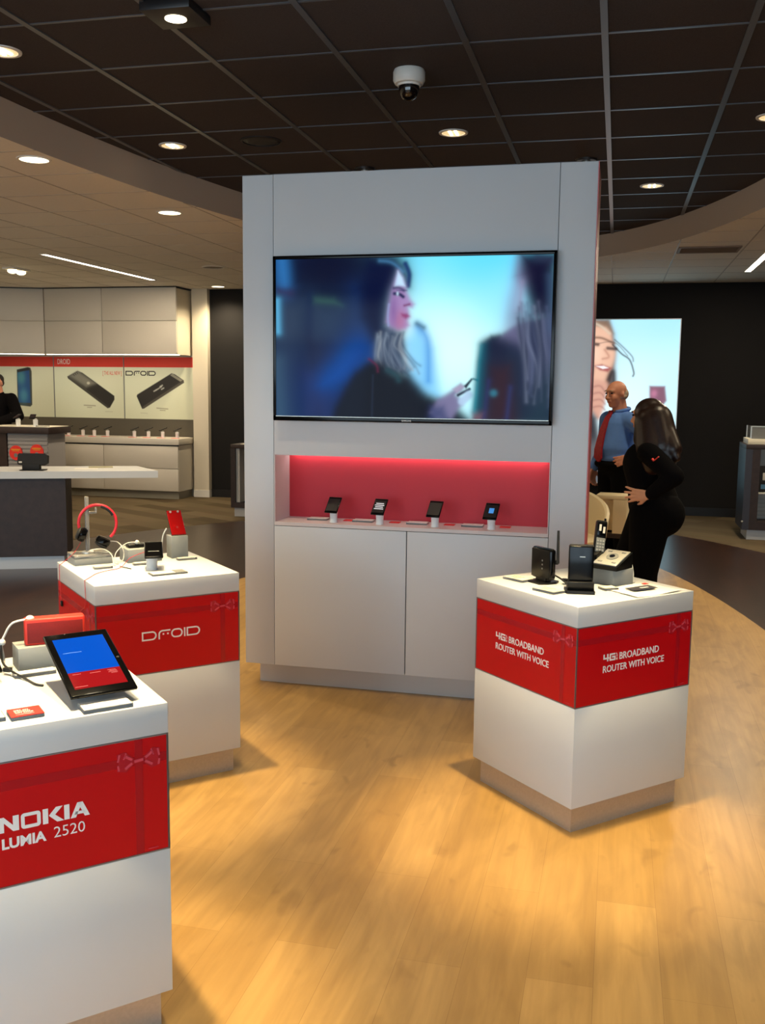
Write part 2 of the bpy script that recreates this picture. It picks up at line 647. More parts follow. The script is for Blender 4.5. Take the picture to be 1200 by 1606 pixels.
# ------------------------------------------------------------------ picture painter (screens, prints)
class Canvas:
    """u to the right, v downward, both 0..1"""

    def __init__(self, W, H, aspect):
        self.W, self.H, self.asp = W, H, aspect
        self.u, self.v = np.meshgrid((np.arange(W)) / (W - 1), (np.arange(H)) / (H - 1))
        self.x = self.u * aspect
        self.c = np.zeros((H, W, 3))

    @staticmethod
    def L(c):
        c = np.array(c, float) / 255
        return np.where(c <= .04045, c / 12.92, ((c + .055) / 1.055) ** 2.4)

    def fill(self, c):
        self.c[:] = self.L(c)

    def grad(self, stops):
        """stops: list of (u, v, radius, colour): inverse-distance blended background"""
        acc = np.zeros_like(self.c)
        ws = np.zeros((self.H, self.W))
        for u, v, r, c in stops:
            d2 = (self.x - u * self.asp) ** 2 + (self.v - v) ** 2
            wt = np.exp(-d2 / (2 * r * r)) + 1e-6
            acc += wt[..., None] * self.L(c)
            ws += wt
        self.c = acc / ws[..., None]

    def blend(self, d, col, soft, alpha):
        a = alpha * .5 * (1 - np.tanh(d / max(soft, 1e-4) * 1.3))
        self.c = self.c * (1 - a[..., None]) + self.L(col) * a[..., None]

    def ell(self, u, v, ru, rv, col, soft=.01, alpha=1, rot=0):
        dx, dy = self.x - u * self.asp, self.v - v
        c, s = math.cos(rot), math.sin(rot)
        a, b = dx * c + dy * s, -dx * s + dy * c
        ru2 = ru * self.asp
        q = np.sqrt((a / ru2) ** 2 + (b / rv) ** 2)
        self.blend((q - 1) * min(ru2, rv), col, soft, alpha)

    def poly(self, pts, col, soft=.006, alpha=1, smooth=0):
        P = [Vector((p[0] * self.asp, p[1])) for p in pts]
        if smooth:
            P = catmull(P, smooth, True)
        n = len(P)
        d = np.full((self.H, self.W), 1e9)
        ins = np.zeros((self.H, self.W), bool)
        for i in range(n):
            a, b = P[i], P[(i + 1) % n]
            ex, ey = b.x - a.x, b.y - a.y
            wx, wy = self.x - a.x, self.v - a.y
            t = np.clip((wx * ex + wy * ey) / max(ex * ex + ey * ey, 1e-12), 0, 1)
            d = np.minimum(d, np.hypot(wx - ex * t, wy - ey * t))
            cond = ((a.y <= self.v) != (b.y <= self.v))
            xi = a.x + (self.v - a.y) / (ey if abs(ey) > 1e-9 else 1e-9) * ex
            ins ^= cond & (self.x < xi)
        self.blend(np.where(ins, -d, d), col, soft, alpha)

    def line(self, pts, wid, col, soft=.004, alpha=1, smooth=5):
        P = [Vector((p[0] * self.asp, p[1])) for p in pts]
        if smooth and len(P) > 2:
            P = catmull(P, smooth)
        d = np.full((self.H, self.W), 1e9)
        for a, b in zip(P, P[1:]):
            ex, ey = b.x - a.x, b.y - a.y
            wx, wy = self.x - a.x, self.v - a.y
            t = np.clip((wx * ex + wy * ey) / max(ex * ex + ey * ey, 1e-12), 0, 1)
            d = np.minimum(d, np.hypot(wx - ex * t, wy - ey * t))
        self.blend(d - wid / 2, col, soft, alpha)

    def build(self, name, corner, uvec, vvec, material, parent=None):
        """corner = top left, uvec = full width vector, vvec = full drop vector"""
        W, H = self.W, self.H
        co = (np.array(corner)[None, None] + self.u[..., None] * np.array(uvec) + self.v[..., None] * np.array(vvec)).reshape(-1, 3)
        idx = np.arange(W * H).reshape(H, W)
        q = np.stack([idx[:-1, :-1], idx[1:, :-1], idx[1:, 1:], idx[:-1, 1:]], -1).reshape(-1, 4)
        me = bpy.data.meshes.new(name)
        me.from_pydata(co.tolist(), [], q.tolist())
        ca = me.color_attributes.new('picture', 'FLOAT_COLOR', 'POINT')
        buf = np.ones((W * H, 4), np.float32)
        buf[:, :3] = np.clip(self.c, 0, 1).reshape(-1, 3)
        ca.data.foreach_set('color', buf.ravel())
        me.materials.append(material)
        o = bpy.data.objects.new(name, me)
        COL.objects.link(o)
        if parent is not None:
            o.parent = parent
        return o


# ------------------------------------------------------------------ the room shell
CEIL_D, CEIL_W = 3.144, 2.93          # dark tile field, white soffit
CE = (-1.0, 4.6, 2.334, 6.042)        # ceiling ellipse: centre, radii
FE = (-1.05, 3.0, 2.403, 7.605)       # oak ellipse on the floor
RE = (-1.6, 3.0, 4.9, 9.2)            # dark plank ring, outer edge
NSEG = 160


def ell_pts(e, z, n=NSEG):
    return [Vector((e[0] + e[2] * math.cos(2 * PI * i / n), e[1] + e[3] * math.sin(2 * PI * i / n), z)) for i in range(n)]


def rect_pts(e, z, x0, x1, y0, y1, n=NSEG):
    out = []
    for i in range(n):
        a = 2 * PI * i / n
        dx, dy = e[2] * math.cos(a), e[3] * math.sin(a)
        t = 1e9
        if dx > 1e-9: t = min(t, (x1 - e[0]) / dx)
        if dx < -1e-9: t = min(t, (x0 - e[0]) / dx)
        if dy > 1e-9: t = min(t, (y1 - e[1]) / dy)
        if dy < -1e-9: t = min(t, (y0 - e[1]) / dy)
        out.append(Vector((e[0] + dx * t, e[1] + dy * t, z)))
    return out


def ring_obj(name, inner, outer, material, up=True):
    bm = bmesh.new()
    a = [bm.verts.new(p) for p in inner]
    b = [bm.verts.new(p) for p in outer]
    n = len(a)
    for i in range(n):
        j = (i + 1) % n
        f = (a[i], b[i], b[j], a[j])
        bm.faces.new(f if up else f[::-1])
    me = bpy.data.meshes.new(name)
    bm.to_mesh(me)
    bm.free()
    me.materials.append(material)
    o = bpy.data.objects.new(name, me)
    COL.objects.link(o)
    return struct(o)


def clip_rect(pts, x0, x1, y0, y1):
    return [Vector((min(max(p.x, x0), x1), min(max(p.y, y0), y1), p.z)) for p in pts]


# floor: oak oval, dark plank ring, carpet
bm = bmesh.new()
bm.faces.new([bm.verts.new(p) for p in clip_rect(ell_pts(FE, 0), ROOM_X0, ROOM_X1, FRONT_Y, BACK_Y)])
me = bpy.data.meshes.new('floor')
bm.to_mesh(me)
bm.free()
me.materials.append(M['oak'])
fo = bpy.data.objects.new('floor', me)
COL.objects.link(fo)
struct(fo)
ring_obj('floor', clip_rect(ell_pts(FE, 0), ROOM_X0, ROOM_X1, FRONT_Y, BACK_Y), clip_rect(ell_pts(RE, 0), ROOM_X0, ROOM_X1, FRONT_Y, BACK_Y), M['dwood'])
ring_obj('floor', clip_rect(ell_pts(RE, 0), ROOM_X0, ROOM_X1, FRONT_Y, BACK_Y), clip_rect(rect_pts(RE, 0, ROOM_X0, ROOM_X1, FRONT_Y, BACK_Y), ROOM_X0, ROOM_X1, FRONT_Y, BACK_Y), M['carpet'])

# ceiling: dark tile field in an oval recess, white soffit round it, curved fascia between
bm = bmesh.new()
bm.faces.new([bm.verts.new(p) for p in ell_pts((CE[0], CE[1], CE[2] + .02, CE[3] + .02), CEIL_D)][::-1])
me = bpy.data.meshes.new('ceiling')
bm.to_mesh(me)
bm.free()
me.materials.append(M['tile'])
ceil_d = bpy.data.objects.new('ceiling', me)
COL.objects.link(ceil_d)
struct(ceil_d)
ceil_w = ring_obj('ceiling', ell_pts(CE, CEIL_W), rect_pts(CE, CEIL_W, ROOM_X0, ROOM_X1, FRONT_Y, BACK_Y), M['soffit'], up=False)
bm = bmesh.new()
lo, hi = ell_pts(CE, CEIL_W), ell_pts(CE, CEIL_D)
a = [bm.verts.new(p) for p in lo]
b = [bm.verts.new(p) for p in hi]
for i in range(NSEG):
    j = (i + 1) % NSEG
    bm.faces.new((a[j], a[i], b[i], b[j]))
me = bpy.data.meshes.new('trim_1')
bm.to_mesh(me)
bm.free()
me.shade_smooth()
me.materials.append(M['fascia'])
o = bpy.data.objects.new('trim_1', me)
COL.objects.link(o)
struct(o)

PITCHG, GX, GY = .61, -.728, 4.572


def chord_x(x, e):
    t = 1 - ((x - e[0]) / e[2]) ** 2
    return None if t <= 0 else (e[1] - e[3] * math.sqrt(t), e[1] + e[3] * math.sqrt(t))


def chord_y(y, e):
    t = 1 - ((y - e[1]) / e[3]) ** 2
    return None if t <= 0 else (e[0] - e[2] * math.sqrt(t), e[0] + e[2] * math.sqrt(t))


g1, g2, g3 = MB(), MB(), MB()
for i in range(-6, 7):
    x = GX + i * PITCHG
    r = chord_x(x, CE)
    if r:
        g1.bb(x - .015, x + .015, r[0], r[1], CEIL_D - .007, CEIL_D)
for j in range(-14, 14):
    y = GY + j * PITCHG
    r = chord_y(y, CE)
    if r:
        g2.bb(r[0], r[1], y - .0075, y + .0075, CEIL_D - .004, CEIL_D)
g1.build('ceiling_rail', M['rail'], ceil_d)
g2.build('ceiling_rail', M['rail'], ceil_d)
for i in range(-14, 9):
    x = GX + i * PITCHG
    r = chord_x(x, CE)
    segs = [(FRONT_Y, BACK_Y)] if not r else [(FRONT_Y, r[0]), (r[1], BACK_Y)]
    for s in segs:
        if s[1] - s[0] > .05:
            g3.bb(x - .006, x + .006, max(s[0], FRONT_Y), s[1], CEIL_W - .002, CEIL_W)
for j in range(-12, 14):
    y = GY + j * PITCHG
    r = chord_y(y, CE)
    segs = [(ROOM_X0, ROOM_X1)] if not r else [(ROOM_X0, r[0]), (r[1], ROOM_X1)]
    for s in segs:
        g3.bb(s[0], s[1], y - .006, y + .006, CEIL_W - .0015, CEIL_W)
g3.build('ceiling_rail', M['wrail'], ceil_w)

# walls
struct(MB().bb(-5.63, ROOM_X1, BACK_Y, BACK_Y + .1, 0, CEIL_W).build('wall_back', M['wallblack']))
struct(MB().bb(ROOM_X0, -5.63, BACK_Y, BACK_Y + .1, 0, CEIL_W).build('wall_back_left', M['wallcream']))
struct(MB().bb(ROOM_X0 - .1, ROOM_X0, FRONT_Y, BACK_Y, 0, CEIL_W).build('wall_left', M['wallcream']))
struct(MB().bb(ROOM_X1, ROOM_X1 + .1, FRONT_Y, BACK_Y, 0, CEIL_W).build('wall_right', M['wallblack']))
struct(MB().bb(-5.63, ROOM_X1, BACK_Y - .015, BACK_Y, 0, .11).build('baseboard_back', M['wallbase']))
# shop front behind the camera: piers, header and mullions round a glazed opening
f = MB()
f.bb(ROOM_X0, -6, FRONT_Y - .1, FRONT_Y, 0, CEIL_W)
f.bb(3.0, ROOM_X1, FRONT_Y - .1, FRONT_Y, 0, CEIL_W)
f.bb(-6, 3, FRONT_Y - .1, FRONT_Y, 2.7, CEIL_W)
f.bb(-6, 3, FRONT_Y - .1, FRONT_Y, 0, .2)
struct(f.build('wall_front', M['wallcream']))
f = MB()
for k in range(6):
    x = -6 + 9 * k / 5
    f.bb(x - .04, x + .04, FRONT_Y - .08, FRONT_Y - .02, .2, 2.7)
f.bb(-6, 3, FRONT_Y - .08, FRONT_Y - .02, 2.1, 2.16)
struct(f.build('window_1', M['alu']))
# cream wall end beside the display wall
col = MB().bb(-5.86, -5.63, 12.86, BACK_Y, .1, CEIL_W)
struct(col.build('trim_2', M['wallcream']))
struct(MB().bb(-5.865, -5.625, 12.85, BACK_Y, 0, .1).build('baseboard_left', M['trimw']))


# ------------------------------------------------------------------ ceiling fittings
def lamp_light(parent, power, blend=1.0, angle=80, z=-.03, color=(1, .82, .54), radius=.05):
    l = bpy.data.lights.new('lamp_light', 'SPOT')
    l.energy = power
    l.color = color
    l.spot_size = math.radians(angle)
    l.spot_blend = blend
    l.shadow_soft_size = radius
    o = bpy.data.objects.new('lamp_light', l)
    COL.objects.link(o)
    o.parent = parent
    o.location = (0, 0, z)
    return o


def downlight_dark(x, y, label, power=None):
    t = thing('recessed_downlight', label, 'ceiling light', (x, y, CEIL_D), 0, 'downlights in the black tile ceiling')
    MB().lathe([(.072, 0), (.072, -.006), (.088, -.006), (.09, 0)]).build('trim_ring', M['trimw'], t)
    MB().lathe([(0, -.0015), (.072, -.0015), (.072, 0), (0, 0)]).build('reflector', M['reflector'], t)
    for s in (-1, 1):
        MB().box((s * .018, 0, -.004), (.016, .10, .004), bev=.0015).build('bulb', M['bulb'], t)
    if power:
        lamp_light(t, power)
    return t


def downlight_white(x, y, label, power=None):
    t = thing('recessed_downlight', label, 'ceiling light', (x, y, CEIL_W), 0, 'downlights in the white ceiling')
    MB().lathe([(.085, 0), (.085, -.005), (.1, -.005), (.102, 0)]).build('trim_ring', M['trimw'], t)
    MB().lathe([(0, -.003), (.085, -.003), (.085, 0), (0, 0)]).build('lamp', M['disc'], t)
    if power:
        lamp_light(t, power, angle=140)
    return t


DL = [(-2.875, 4.24, 'lit downlight in black ceiling cut by the left edge of the photo'),
      (-2.885, 6.07, 'lit downlight in black ceiling close to the left curved fascia'),
      (-1.04, 6.10, 'lit downlight in black ceiling just beyond the dome camera'),
      (.19, 7.92, 'lit downlight in black ceiling right of the tall white tower, near the curved fascia'),
      (.79, 6.10, 'lit downlight in black ceiling at the right edge of the photo')]
for x, y, l in DL:
    downlight_dark(x, y, l, SPOT_DARK)
# the same grid of downlights goes on over and behind the viewer
for x, y in ((-1.04, 2.44), (.79, 2.44), (-1.04, .6), (.79, .6), (-2.6, 2.44), (.79, 4.27)):
    downlight_dark(x, y, 'lit downlight in black ceiling above the demo tables outside the picture', 185 if y == 2.44 and x > -2 else SPOT_DARK)
for x, y in ((2.2, 7.0), (2.2, 9.2), (2.2, 4.6), (-4.6, 3.2)):  # unseen downlights added to brighten the white ceiling
    downlight_white(x, y, 'added unseen downlight brightening the white ceiling', SPOT_WHITE)
# unseen accent lamps added to brighten the three demo table tops
for x, y in ((-.15, 3.45), (-1.85, 3.4), (-1.30, 1.95)):
    lamp_light(downlight_dark(x, y, 'added unseen downlight brightening a demo table top'), 620, blend=.7, angle=32, color=(1, .76, .40))
t = thing('square_downlight', 'dark square fitting with a lit lamp at the top edge of the photo', 'ceiling light', (-1.845, 3.93, CEIL_D))
MB().box((0, 0, -.02), (.22, .22, .04), bev=.004).build('housing', M['trimdark'], t)
MB().lathe([(0, -.043), (.045, -.043), (.045, -.04), (0, -.04)]).build('lamp', M['disc'], t)
lamp_light(t, SPOT_DARK, z=-.08)
for x, y, l in ((-3.461, 5.383, 'lit downlight in white ceiling at far left, nearest to the viewer'),
                (-3.457, 7.2, 'lit downlight in white ceiling left of the tall white tower'),
                (-5.354, 12.6, 'small lit downlight in white ceiling by the dark back wall')):
    downlight_white(x, y, l, SPOT_WHITE)


def linear_lamp(x, y0, y1, label, power=58):
    t = thing('linear_light', label, 'ceiling light', (x, (y0 + y1) / 2, CEIL_W), 0, 'slim linear lamps in the white ceiling')
    h = (y1 - y0) / 2
    f = MB()
    for s in (-1, 1):
        f.bb(s * .038 - .006, s * .038 + .006, -h, h, -.006, 0)
        f.bb(-.044, .044, s * h - .006, s * h + .006, -.006, 0)
    f.build('frame', M['trimw'], t)
    MB().bb(-.032, .032, -h + .006, h - .006, -.004, 0).build('diffuser', M['tube'], t)
    l = bpy.data.lights.new('lamp_light', 'AREA')
    l.shape = 'RECTANGLE'
    l.size, l.size_y = .06, 2 * h
    l.energy = power
    l.color = (1, .83, .60)
    o = bpy.data.objects.new('lamp_light', l)
    COL.objects.link(o)
    o.parent = t
    o.location = (0, 0, -.012)
    return t


linear_lamp(-5.863, 9.225, 11.71, 'long slim lit lamp in the white ceiling above the display wall')
for x_, y_ in ((-7.7, 7.2), (-7.7, 3.5), (-5.3, 2.0)):  # unseen lamps added to raise the light on the left
    linear_lamp(x_, y_, y_ + 2.4, 'added unseen slim lamp brightening the left side of the room')
linear_lamp(1.365, 9.2, 11.81, 'slim lit lamp in the white ceiling at the right edge of the photo')

# twin adjustable spots
t = thing('twin_spotlight', 'pair of small lit spot lamps in the white ceiling at far left', 'ceiling light', (-6.94, 10.36, CEIL_W))
MB().box((0, 0, -.01), (.16, .34, .02), bev=.004).build('housing', M['soffit'], t)
for s in (-1, 1):
    MB().ball((0, s * .085, -.035), (.055, .055, .03)).build('lamp', M['disc'], t)

# speakers, vent, sprinkler stems, dome camera
t = thing('ceiling_speaker', 'round dark speaker grille in the black ceiling left of the tower', 'speaker', (-2.272, 6.068, CEIL_D))
MB().lathe([(0, -.006), (.1, -.006), (.115, -.003), (.118, 0)]).build('grille', M['trimdark'], t)
MB().lathe([(.118, 0), (.118, -.008), (.13, -.006), (.134, 0)]).build('rim', M['matte'], t)
t = thing('ceiling_speaker', 'round pale speaker grille in the white ceiling above the dark wall', 'speaker', (-4.536, 10.55, CEIL_W))
MB().lathe([(0, -.006), (.1, -.006), (.115, -.003), (.118, 0)]).build('grille', mat('pale_grille', rgb(140, 128, 108), .8), t)
MB().lathe([(.118, 0), (.118, -.008), (.13, -.006), (.134, 0)]).build('rim', M['soffit'], t)
t = thing('ceiling_vent', 'long beige slotted air vent in the white ceiling at right', 'vent', (.785, 9.93, CEIL_W))
vm = mat('vent_beige', rgb(138, 116, 96), .6)
f = MB()
for s in (-1, 1):
    f.bb(-.28, .28, s * .19 - .02, s * .19 + .02, -.01, 0)
    f.bb(s * .27 - .012, s * .27 + .012, -.2, .2, -.01, 0)
f.build('frame', vm, t)
MB().bb(-.26, .26, -.17, .17, -.001, 0).build('backing', mat('vent_dark', rgb(70, 58, 48), .8), t)
for k in range(8):
    MB().box((0, -.15 + .043 * k, -.006), (.52, .026, .003), rot=(.5, 0, 0)).build('slat', vm, t)
for x, y, l in ((-.27, 6.96, 'short silver sprinkler with dark flange above the tower, right one'),
                (-1.82, 6.95, 'short silver sprinkler with dark flange above the tower, left one')):
    t = thing('ceiling_sprinkler', l, 'sprinkler', (x, y, CEIL_D), 0, 'sprinklers in the black ceiling')
    MB().lathe([(0, 0), (.075, 0), (.07, -.014), (.03, -.016), (0, -.016)][::-1]).build('flange', M['trimdark'], t)
    MB().cyl((0, 0, -.016), (0, 0, -.15), .028).build('stem', M['silver'], t)
    MB().lathe([(0, -.15), (.034, -.15), (.03, -.17), (0, -.172)]).build('deflector', M['silver'], t)
t = thing('dome_camera', 'white ceiling dome camera with a smoked bubble', 'security camera', (-1.06, 4.894, CEIL_D))
MB().lathe([(0, 0), (.074, 0), (.079, -.012), (.079, -.05), (.07, -.066), (.05, -.07), (0, -.07)]).build('housing', M['camwhite'], t)
MB().lathe([(.052, -.066), (.051, -.09), (.045, -.115), (.032, -.134), (.014, -.144), (0, -.146)]).build('bubble', M['camdome'], t)
MB().lathe([(.051, -.069), (.058, -.069), (.056, -.078), (.0515, -.078)]).build('collar', M['trimw'], t)

# ------------------------------------------------------------------ the tall white tower with the television
TX0, TX1, TY, TD = -1.897, -.125, 4.79, .45
TT, TB = 2.653, .114
SX0, SX1 = -1.731, -.305            # vertical joints
NZ0, NZ1 = .889, 1.243              # niche
t = tower = thing('display_tower', 'tall white display tower with screen, lit red niche and cupboards', 'display tower', (0, 0, 0))
g = .0025
MB().bb(TX0, SX0 - g, TY, TY + TD, TB, TT, bev=.002).build('side_panel', M['tower'], t)
MB().bb(SX1 + g, TX1 - .004, TY, TY + TD, TB, TT, bev=.002).build('side_panel', M['tower'], t)
MB().bb(TX1 - .0035, TX1, TY + .001, TY + TD, TB, TT).build('edge_panel', M['sidered'], t, 'red side face of the tower')
MB().bb(SX0, SX1, TY, TY + .02, NZ1, TT, bev=.001).build('header_panel', M['tower'], t)
MB().bb(SX0 - .01, SX1 + .01, TY + .021, TY + TD - .01, NZ1 + .004, TT - .003).build('core', M['gap'], t)
NY = TY + .236
MB().bb(SX0, SX0 + .004, TY + .001, NY, NZ0, NZ1).build('niche_side', M['nichewhite'], t)
MB().bb(SX1 - .004, SX1, TY + .001, NY, NZ0, NZ1).build('niche_side', M['nichewhite'], t)
MB().bb(SX0, SX1, NY, NY + .01, NZ0, NZ1).build('niche_back', M['nicheback'], t, 'red lit back of the niche')
MB().bb(SX0, SX1, TY + .021, NY, NZ1 - .003, NZ1 + .002).build('niche_ceiling', M['nichewhite'], t)
MB().bb(SX0, SX1, TY, NY, NZ0 - .018, NZ0).build('shelf', M['nichewhite'], t)
MB().bb(SX0 + .03, SX1 - .03, NY - .03, NY - .016, NZ1 - .012, NZ1 - .003).build('led_strip', M['ledniche'], t)
mid = -1.018
for a, b in ((SX0, mid - g), (mid + g, SX1)):
    MB().bb(a, b, TY, TY + .02, TB, NZ0 - .021, bev=.001).build('door', M['tower'], t)
MB().bb(SX0 - .01, SX1 + .01, TY + .021, TY + TD - .01, TB + .002, NZ0 - .02).build('carcass', M['gap'], t)
MB().bb(TX0, TX1 - .004, TY + TD, TY + TD + .012, TB, TT).build('rear_panel', M['tower'], t)
MB().bb(TX0 + .06, TX1 - .06, TY + .06, TY + TD - .03, 0, TB).build('plinth', M['plinth'], t)

# television
TVX0, TVX1, TVZ0, TVZ1 = -1.716, -.302, 1.4225, 2.2455
TVY = TY - .055
tv = thing('television', 'large flat television showing a woman holding a phone', 'television', (0, 0, 0))
MB().bb(TVX0 + .02, TVX1 - .02, TVY + .02, TY, TVZ0 + .02, TVZ1 - .02).build('back_shell', M['matte'], tv)
fr = MB()
bz, bb_ = .016, .026
fr.bb(TVX0, TVX0 + bz, TVY, TVY + .03, TVZ0, TVZ1, bev=.003)
fr.bb(TVX1 - bz, TVX1, TVY, TVY + .03, TVZ0, TVZ1, bev=.003)
fr.bb(TVX0, TVX1, TVY, TVY + .03, TVZ1 - .018, TVZ1, bev=.003)
fr.bb(TVX0, TVX1, TVY, TVY + .03, TVZ0, TVZ0 + bb_, bev=.003)
fr.build('bezel', M['gloss'], tv)
MB().bb(TVX0 + bz, TVX1 - bz, TVY - .0015, TVY, TVZ0 + bb_ - .004, TVZ0 + bb_ - .001).build('chrome_strip', M['silver'], tv)
logo = MB().mesh(text_mesh('SAMSUNG', .0085, .048, offset=.02), face_frame((-1.04, TVY - .0002, TVZ0 + .006), (1, 0, 0)))
logo.build('lettering', M['letter'], tv)

c = Canvas(520, 310, 1.74)


def TVP(x, y):
    v = (y - 409 + 7 * (x - 435) / 430) / (241 + 13 * (x - 435) / 430)
    return ((x - 435) / (430.4 - 10 * v), v)


def TVQ(pts):
    return [TVP(*p) for p in pts]


def tvz(pts, x0, y0, s):
    return [(x0 + p[0] * s, y0 + p[1] * s) for p in pts]


def za(*pts):       # points read on an enlarged view of the left half
    return TVQ(tvz(pts, 430, 395, 230 / 1200))


def zb(*pts):       # right half
    return TVQ(tvz(pts, 640, 395, .2))


c.grad([(0, .1, .12, (30, 60, 105)), (.1, .05, .2, (14, 18, 44)), (.3, .08, .2, (12, 16, 48)), (.05, .5, .25, (40, 56, 80)),
        (.2, .4, .2, (24, 38, 68)), (.18, .8, .2, (16, 40, 96)), (.05, 1, .2, (32, 56, 92)), (.3, .65, .15, (18, 46, 104)),
        (.62, .06, .2, (120, 222, 250)), (.72, .05, .14, (96, 206, 246)), (.62, .4, .22, (214, 255, 255)), (.66, .62, .2, (226, 255, 252)), (.68, .9, .15, (190, 244, 255)),
        (.8, .3, .12, (150, 225, 252))])
c.line(za((80, 60), (110, 300)), .1, (70, 130, 190), .05, .8, 0)
c.poly(za((170, 60), (1050, 60), (1010, 290), (170, 290)), (10, 14, 44), .06, .7)
c.poly(za((35, 298), (740, 298), (700, 360), (35, 380)), (14, 22, 50), .02, .5)
c.line(za((60, 330), (150, 340)), .04, (70, 20, 60), .04, .5, 0)
c.poly(za((60, 400), (290, 390), (300, 700), (70, 720)), (60, 76, 98), .12, .6)
c.poly(za((345, 370), (520, 385), (590, 440), (345, 420)), (66, 104, 90), .03, .7)  # grey-green shop front reflection painted into the screen colours
c.poly(za((350, 440), (600, 450), (590, 800), (350, 700)), (54, 74, 98), .12, .6)
c.line(za((320, 360), (310, 700), (360, 1000), (390, 1340)), .05, (24, 40, 76), .03, .6)
c.poly(za((300, 720), (640, 720), (600, 960), (300, 960)), (34, 34, 56), .12, .7)
c.poly(za((260, 980), (480, 960), (480, 1340), (270, 1340)), (44, 54, 100), .06, .6)
c.line(za((40, 400), (45, 650)), .03, (120, 200, 240), .03, .8, 0)
c.line(za((30, 900), (60, 1340)), .09, (70, 100, 120), .07, .6, 0)
c.poly(za((600, 780), (760, 700), (850, 800), (640, 1050), (400, 1080)), (22, 84, 160), .1, .9, 4)
c.poly(za((700, 300), (900, 250), (900, 900), (720, 880)), (18, 52, 116), .12, .7)
# second blurred figure behind
c.poly(zb((100, 570), (150, 590), (230, 750), (290, 1150), (0, 1150), (0, 700)), (110, 190, 240), .05, .7)
c.line(zb((110, 580), (180, 700), (185, 1000)), .03, (60, 130, 205), .04, .8)
c.line(zb((100, 560), (150, 590)), .025, (60, 90, 110), .02, .8, 0)
# the dark hair mass
c.poly(za((800, 70), (1000, 60), (1100, 110), (1140, 200), (1135, 290), (1105, 285), (1060, 170), (1010, 290), (970, 420), (950, 600), (1000, 640), (960, 720), (900, 740), (830, 720), (740, 540), (720, 300)), (10, 20, 58), .05, 1)
c.line(za((900, 85), (1000, 100), (1090, 170)), .015, (90, 140, 180), .015, .7)
c.line(za((1110, 110), (1140, 190), (1130, 280)), .03, (40, 64, 110), .012, 1)
# face
c.poly(za((1050, 165), (1085, 220), (1110, 290), (1125, 340), (1150, 390), (1180, 430), (1165, 455), (1135, 460), (1140, 500), (1145, 530), (1130, 560), (1140, 600), (1110, 630), (1050, 635), (990, 610), (955, 570), (975, 450), (1000, 320)), (164, 140, 184), .02, 1)
c.poly(za((1050, 170), (1085, 220), (1105, 285), (1020, 290)), (196, 222, 244), .012, 1)
c.ell(*za((1060, 560))[0], .018, .06, (176, 118, 150), .03, .8)
c.ell(*za((1010, 480))[0], .012, .08, (128, 96, 150), .03, .8)
c.poly(za((1075, 505), (1120, 505), (1140, 525), (1110, 545), (1080, 525)), (140, 60, 108), .012, .9)
c.line(za((1015, 300), (1060, 300), (1095, 320)), .016, (40, 44, 84), .012, .85)
c.line(za((1020, 345), (1060, 350), (1090, 370)), .02, (46, 50, 90), .008, 1)
c.ell(*za((1045, 345))[0], .004, .012, (190, 210, 230), .006, .9)
c.line(za((1100, 440), (1140, 430)), .012, (120, 70, 110), .008, .9)
c.line(za((1040, 320), (1120, 320)), .005, (60, 70, 110), .005, .7, 0)
c.line(za((975, 430), (965, 520), (970, 600)), .012, (150, 160, 200), .006, .7)
# lower hair and shoulders
c.poly(za((880, 680), (1000, 640), (1080, 660), (1100, 760), (1090, 880), (1130, 1000), (1000, 980), (900, 900), (850, 800)), (60, 76, 100), .03, 1)
random.seed(3)
for k in range(34):
    x = 880 + k * 6.5
    y_ = 660 + random.uniform(-10, 60)
    c.line(za((x, y_), (x - 14 + random.uniform(-22, 22), y_ + 90), (x + 10 + (x - 950) * .35 + random.uniform(-30, 30), y_ + 190 + random.uniform(-40, 60)), (x + 30 + (x - 950) * .5 + random.uniform(-30, 30), y_ + 270)), .008,
           random.choice([(140, 152, 168), (104, 118, 138), (40, 54, 78), (164, 172, 180), (60, 72, 96)]), .014, .6)
c.poly(za((560, 1420), (640, 1080), (760, 920), (850, 880), (920, 900), (1000, 960), (1130, 990), (1200, 1060), (1290, 1150), (1500, 1250), (1560, 1420)), (7, 10, 28), .035, 1, 4)
c.poly(za((540, 1400), (600, 1100), (700, 980), (780, 1000), (760, 1400)), (14, 22, 40), .05, .8)
c.line(za((810, 870), (870, 920), (880, 970)), .006, (110, 34, 70), .012, .8)
c.line(za((840, 1000), (830, 1340)), .008, (40, 50, 70), .008, .7, 0)
c.line(za((960, 960), (1030, 1000), (1050, 1040)), .03, (40, 74, 84), .02, .8)
# hand and phone
c.poly(zb((250, 1150), (370, 1070), (430, 1025), (460, 1045), (440, 1080), (400, 1110), (430, 1140), (440, 1190), (400, 1240), (360, 1300), (250, 1310), (200, 1250)), (126, 122, 154), .02, 1)
c.poly(zb((200, 1200), (300, 1200), (340, 1310), (180, 1310)), (60, 70, 110), .03, .8)
c.poly(zb((370, 1065), (430, 1027), (458, 1045), (400, 1095)), (166, 160, 184), .012, 1)
c.poly(zb((455, 1040), (510, 980), (522, 988), (470, 1062)), (18, 26, 50), .006, 1)
c.line(zb((410, 1112), (495, 1065)), .018, (24, 30, 56), .006, 1, 0)
c.line(zb((440, 1160), (490, 1110)), .05, (178, 200, 226), .012, .9, 0)
c.line(zb((525, 985), (555, 995)), .012, (70, 110, 120), .006, .9, 0)
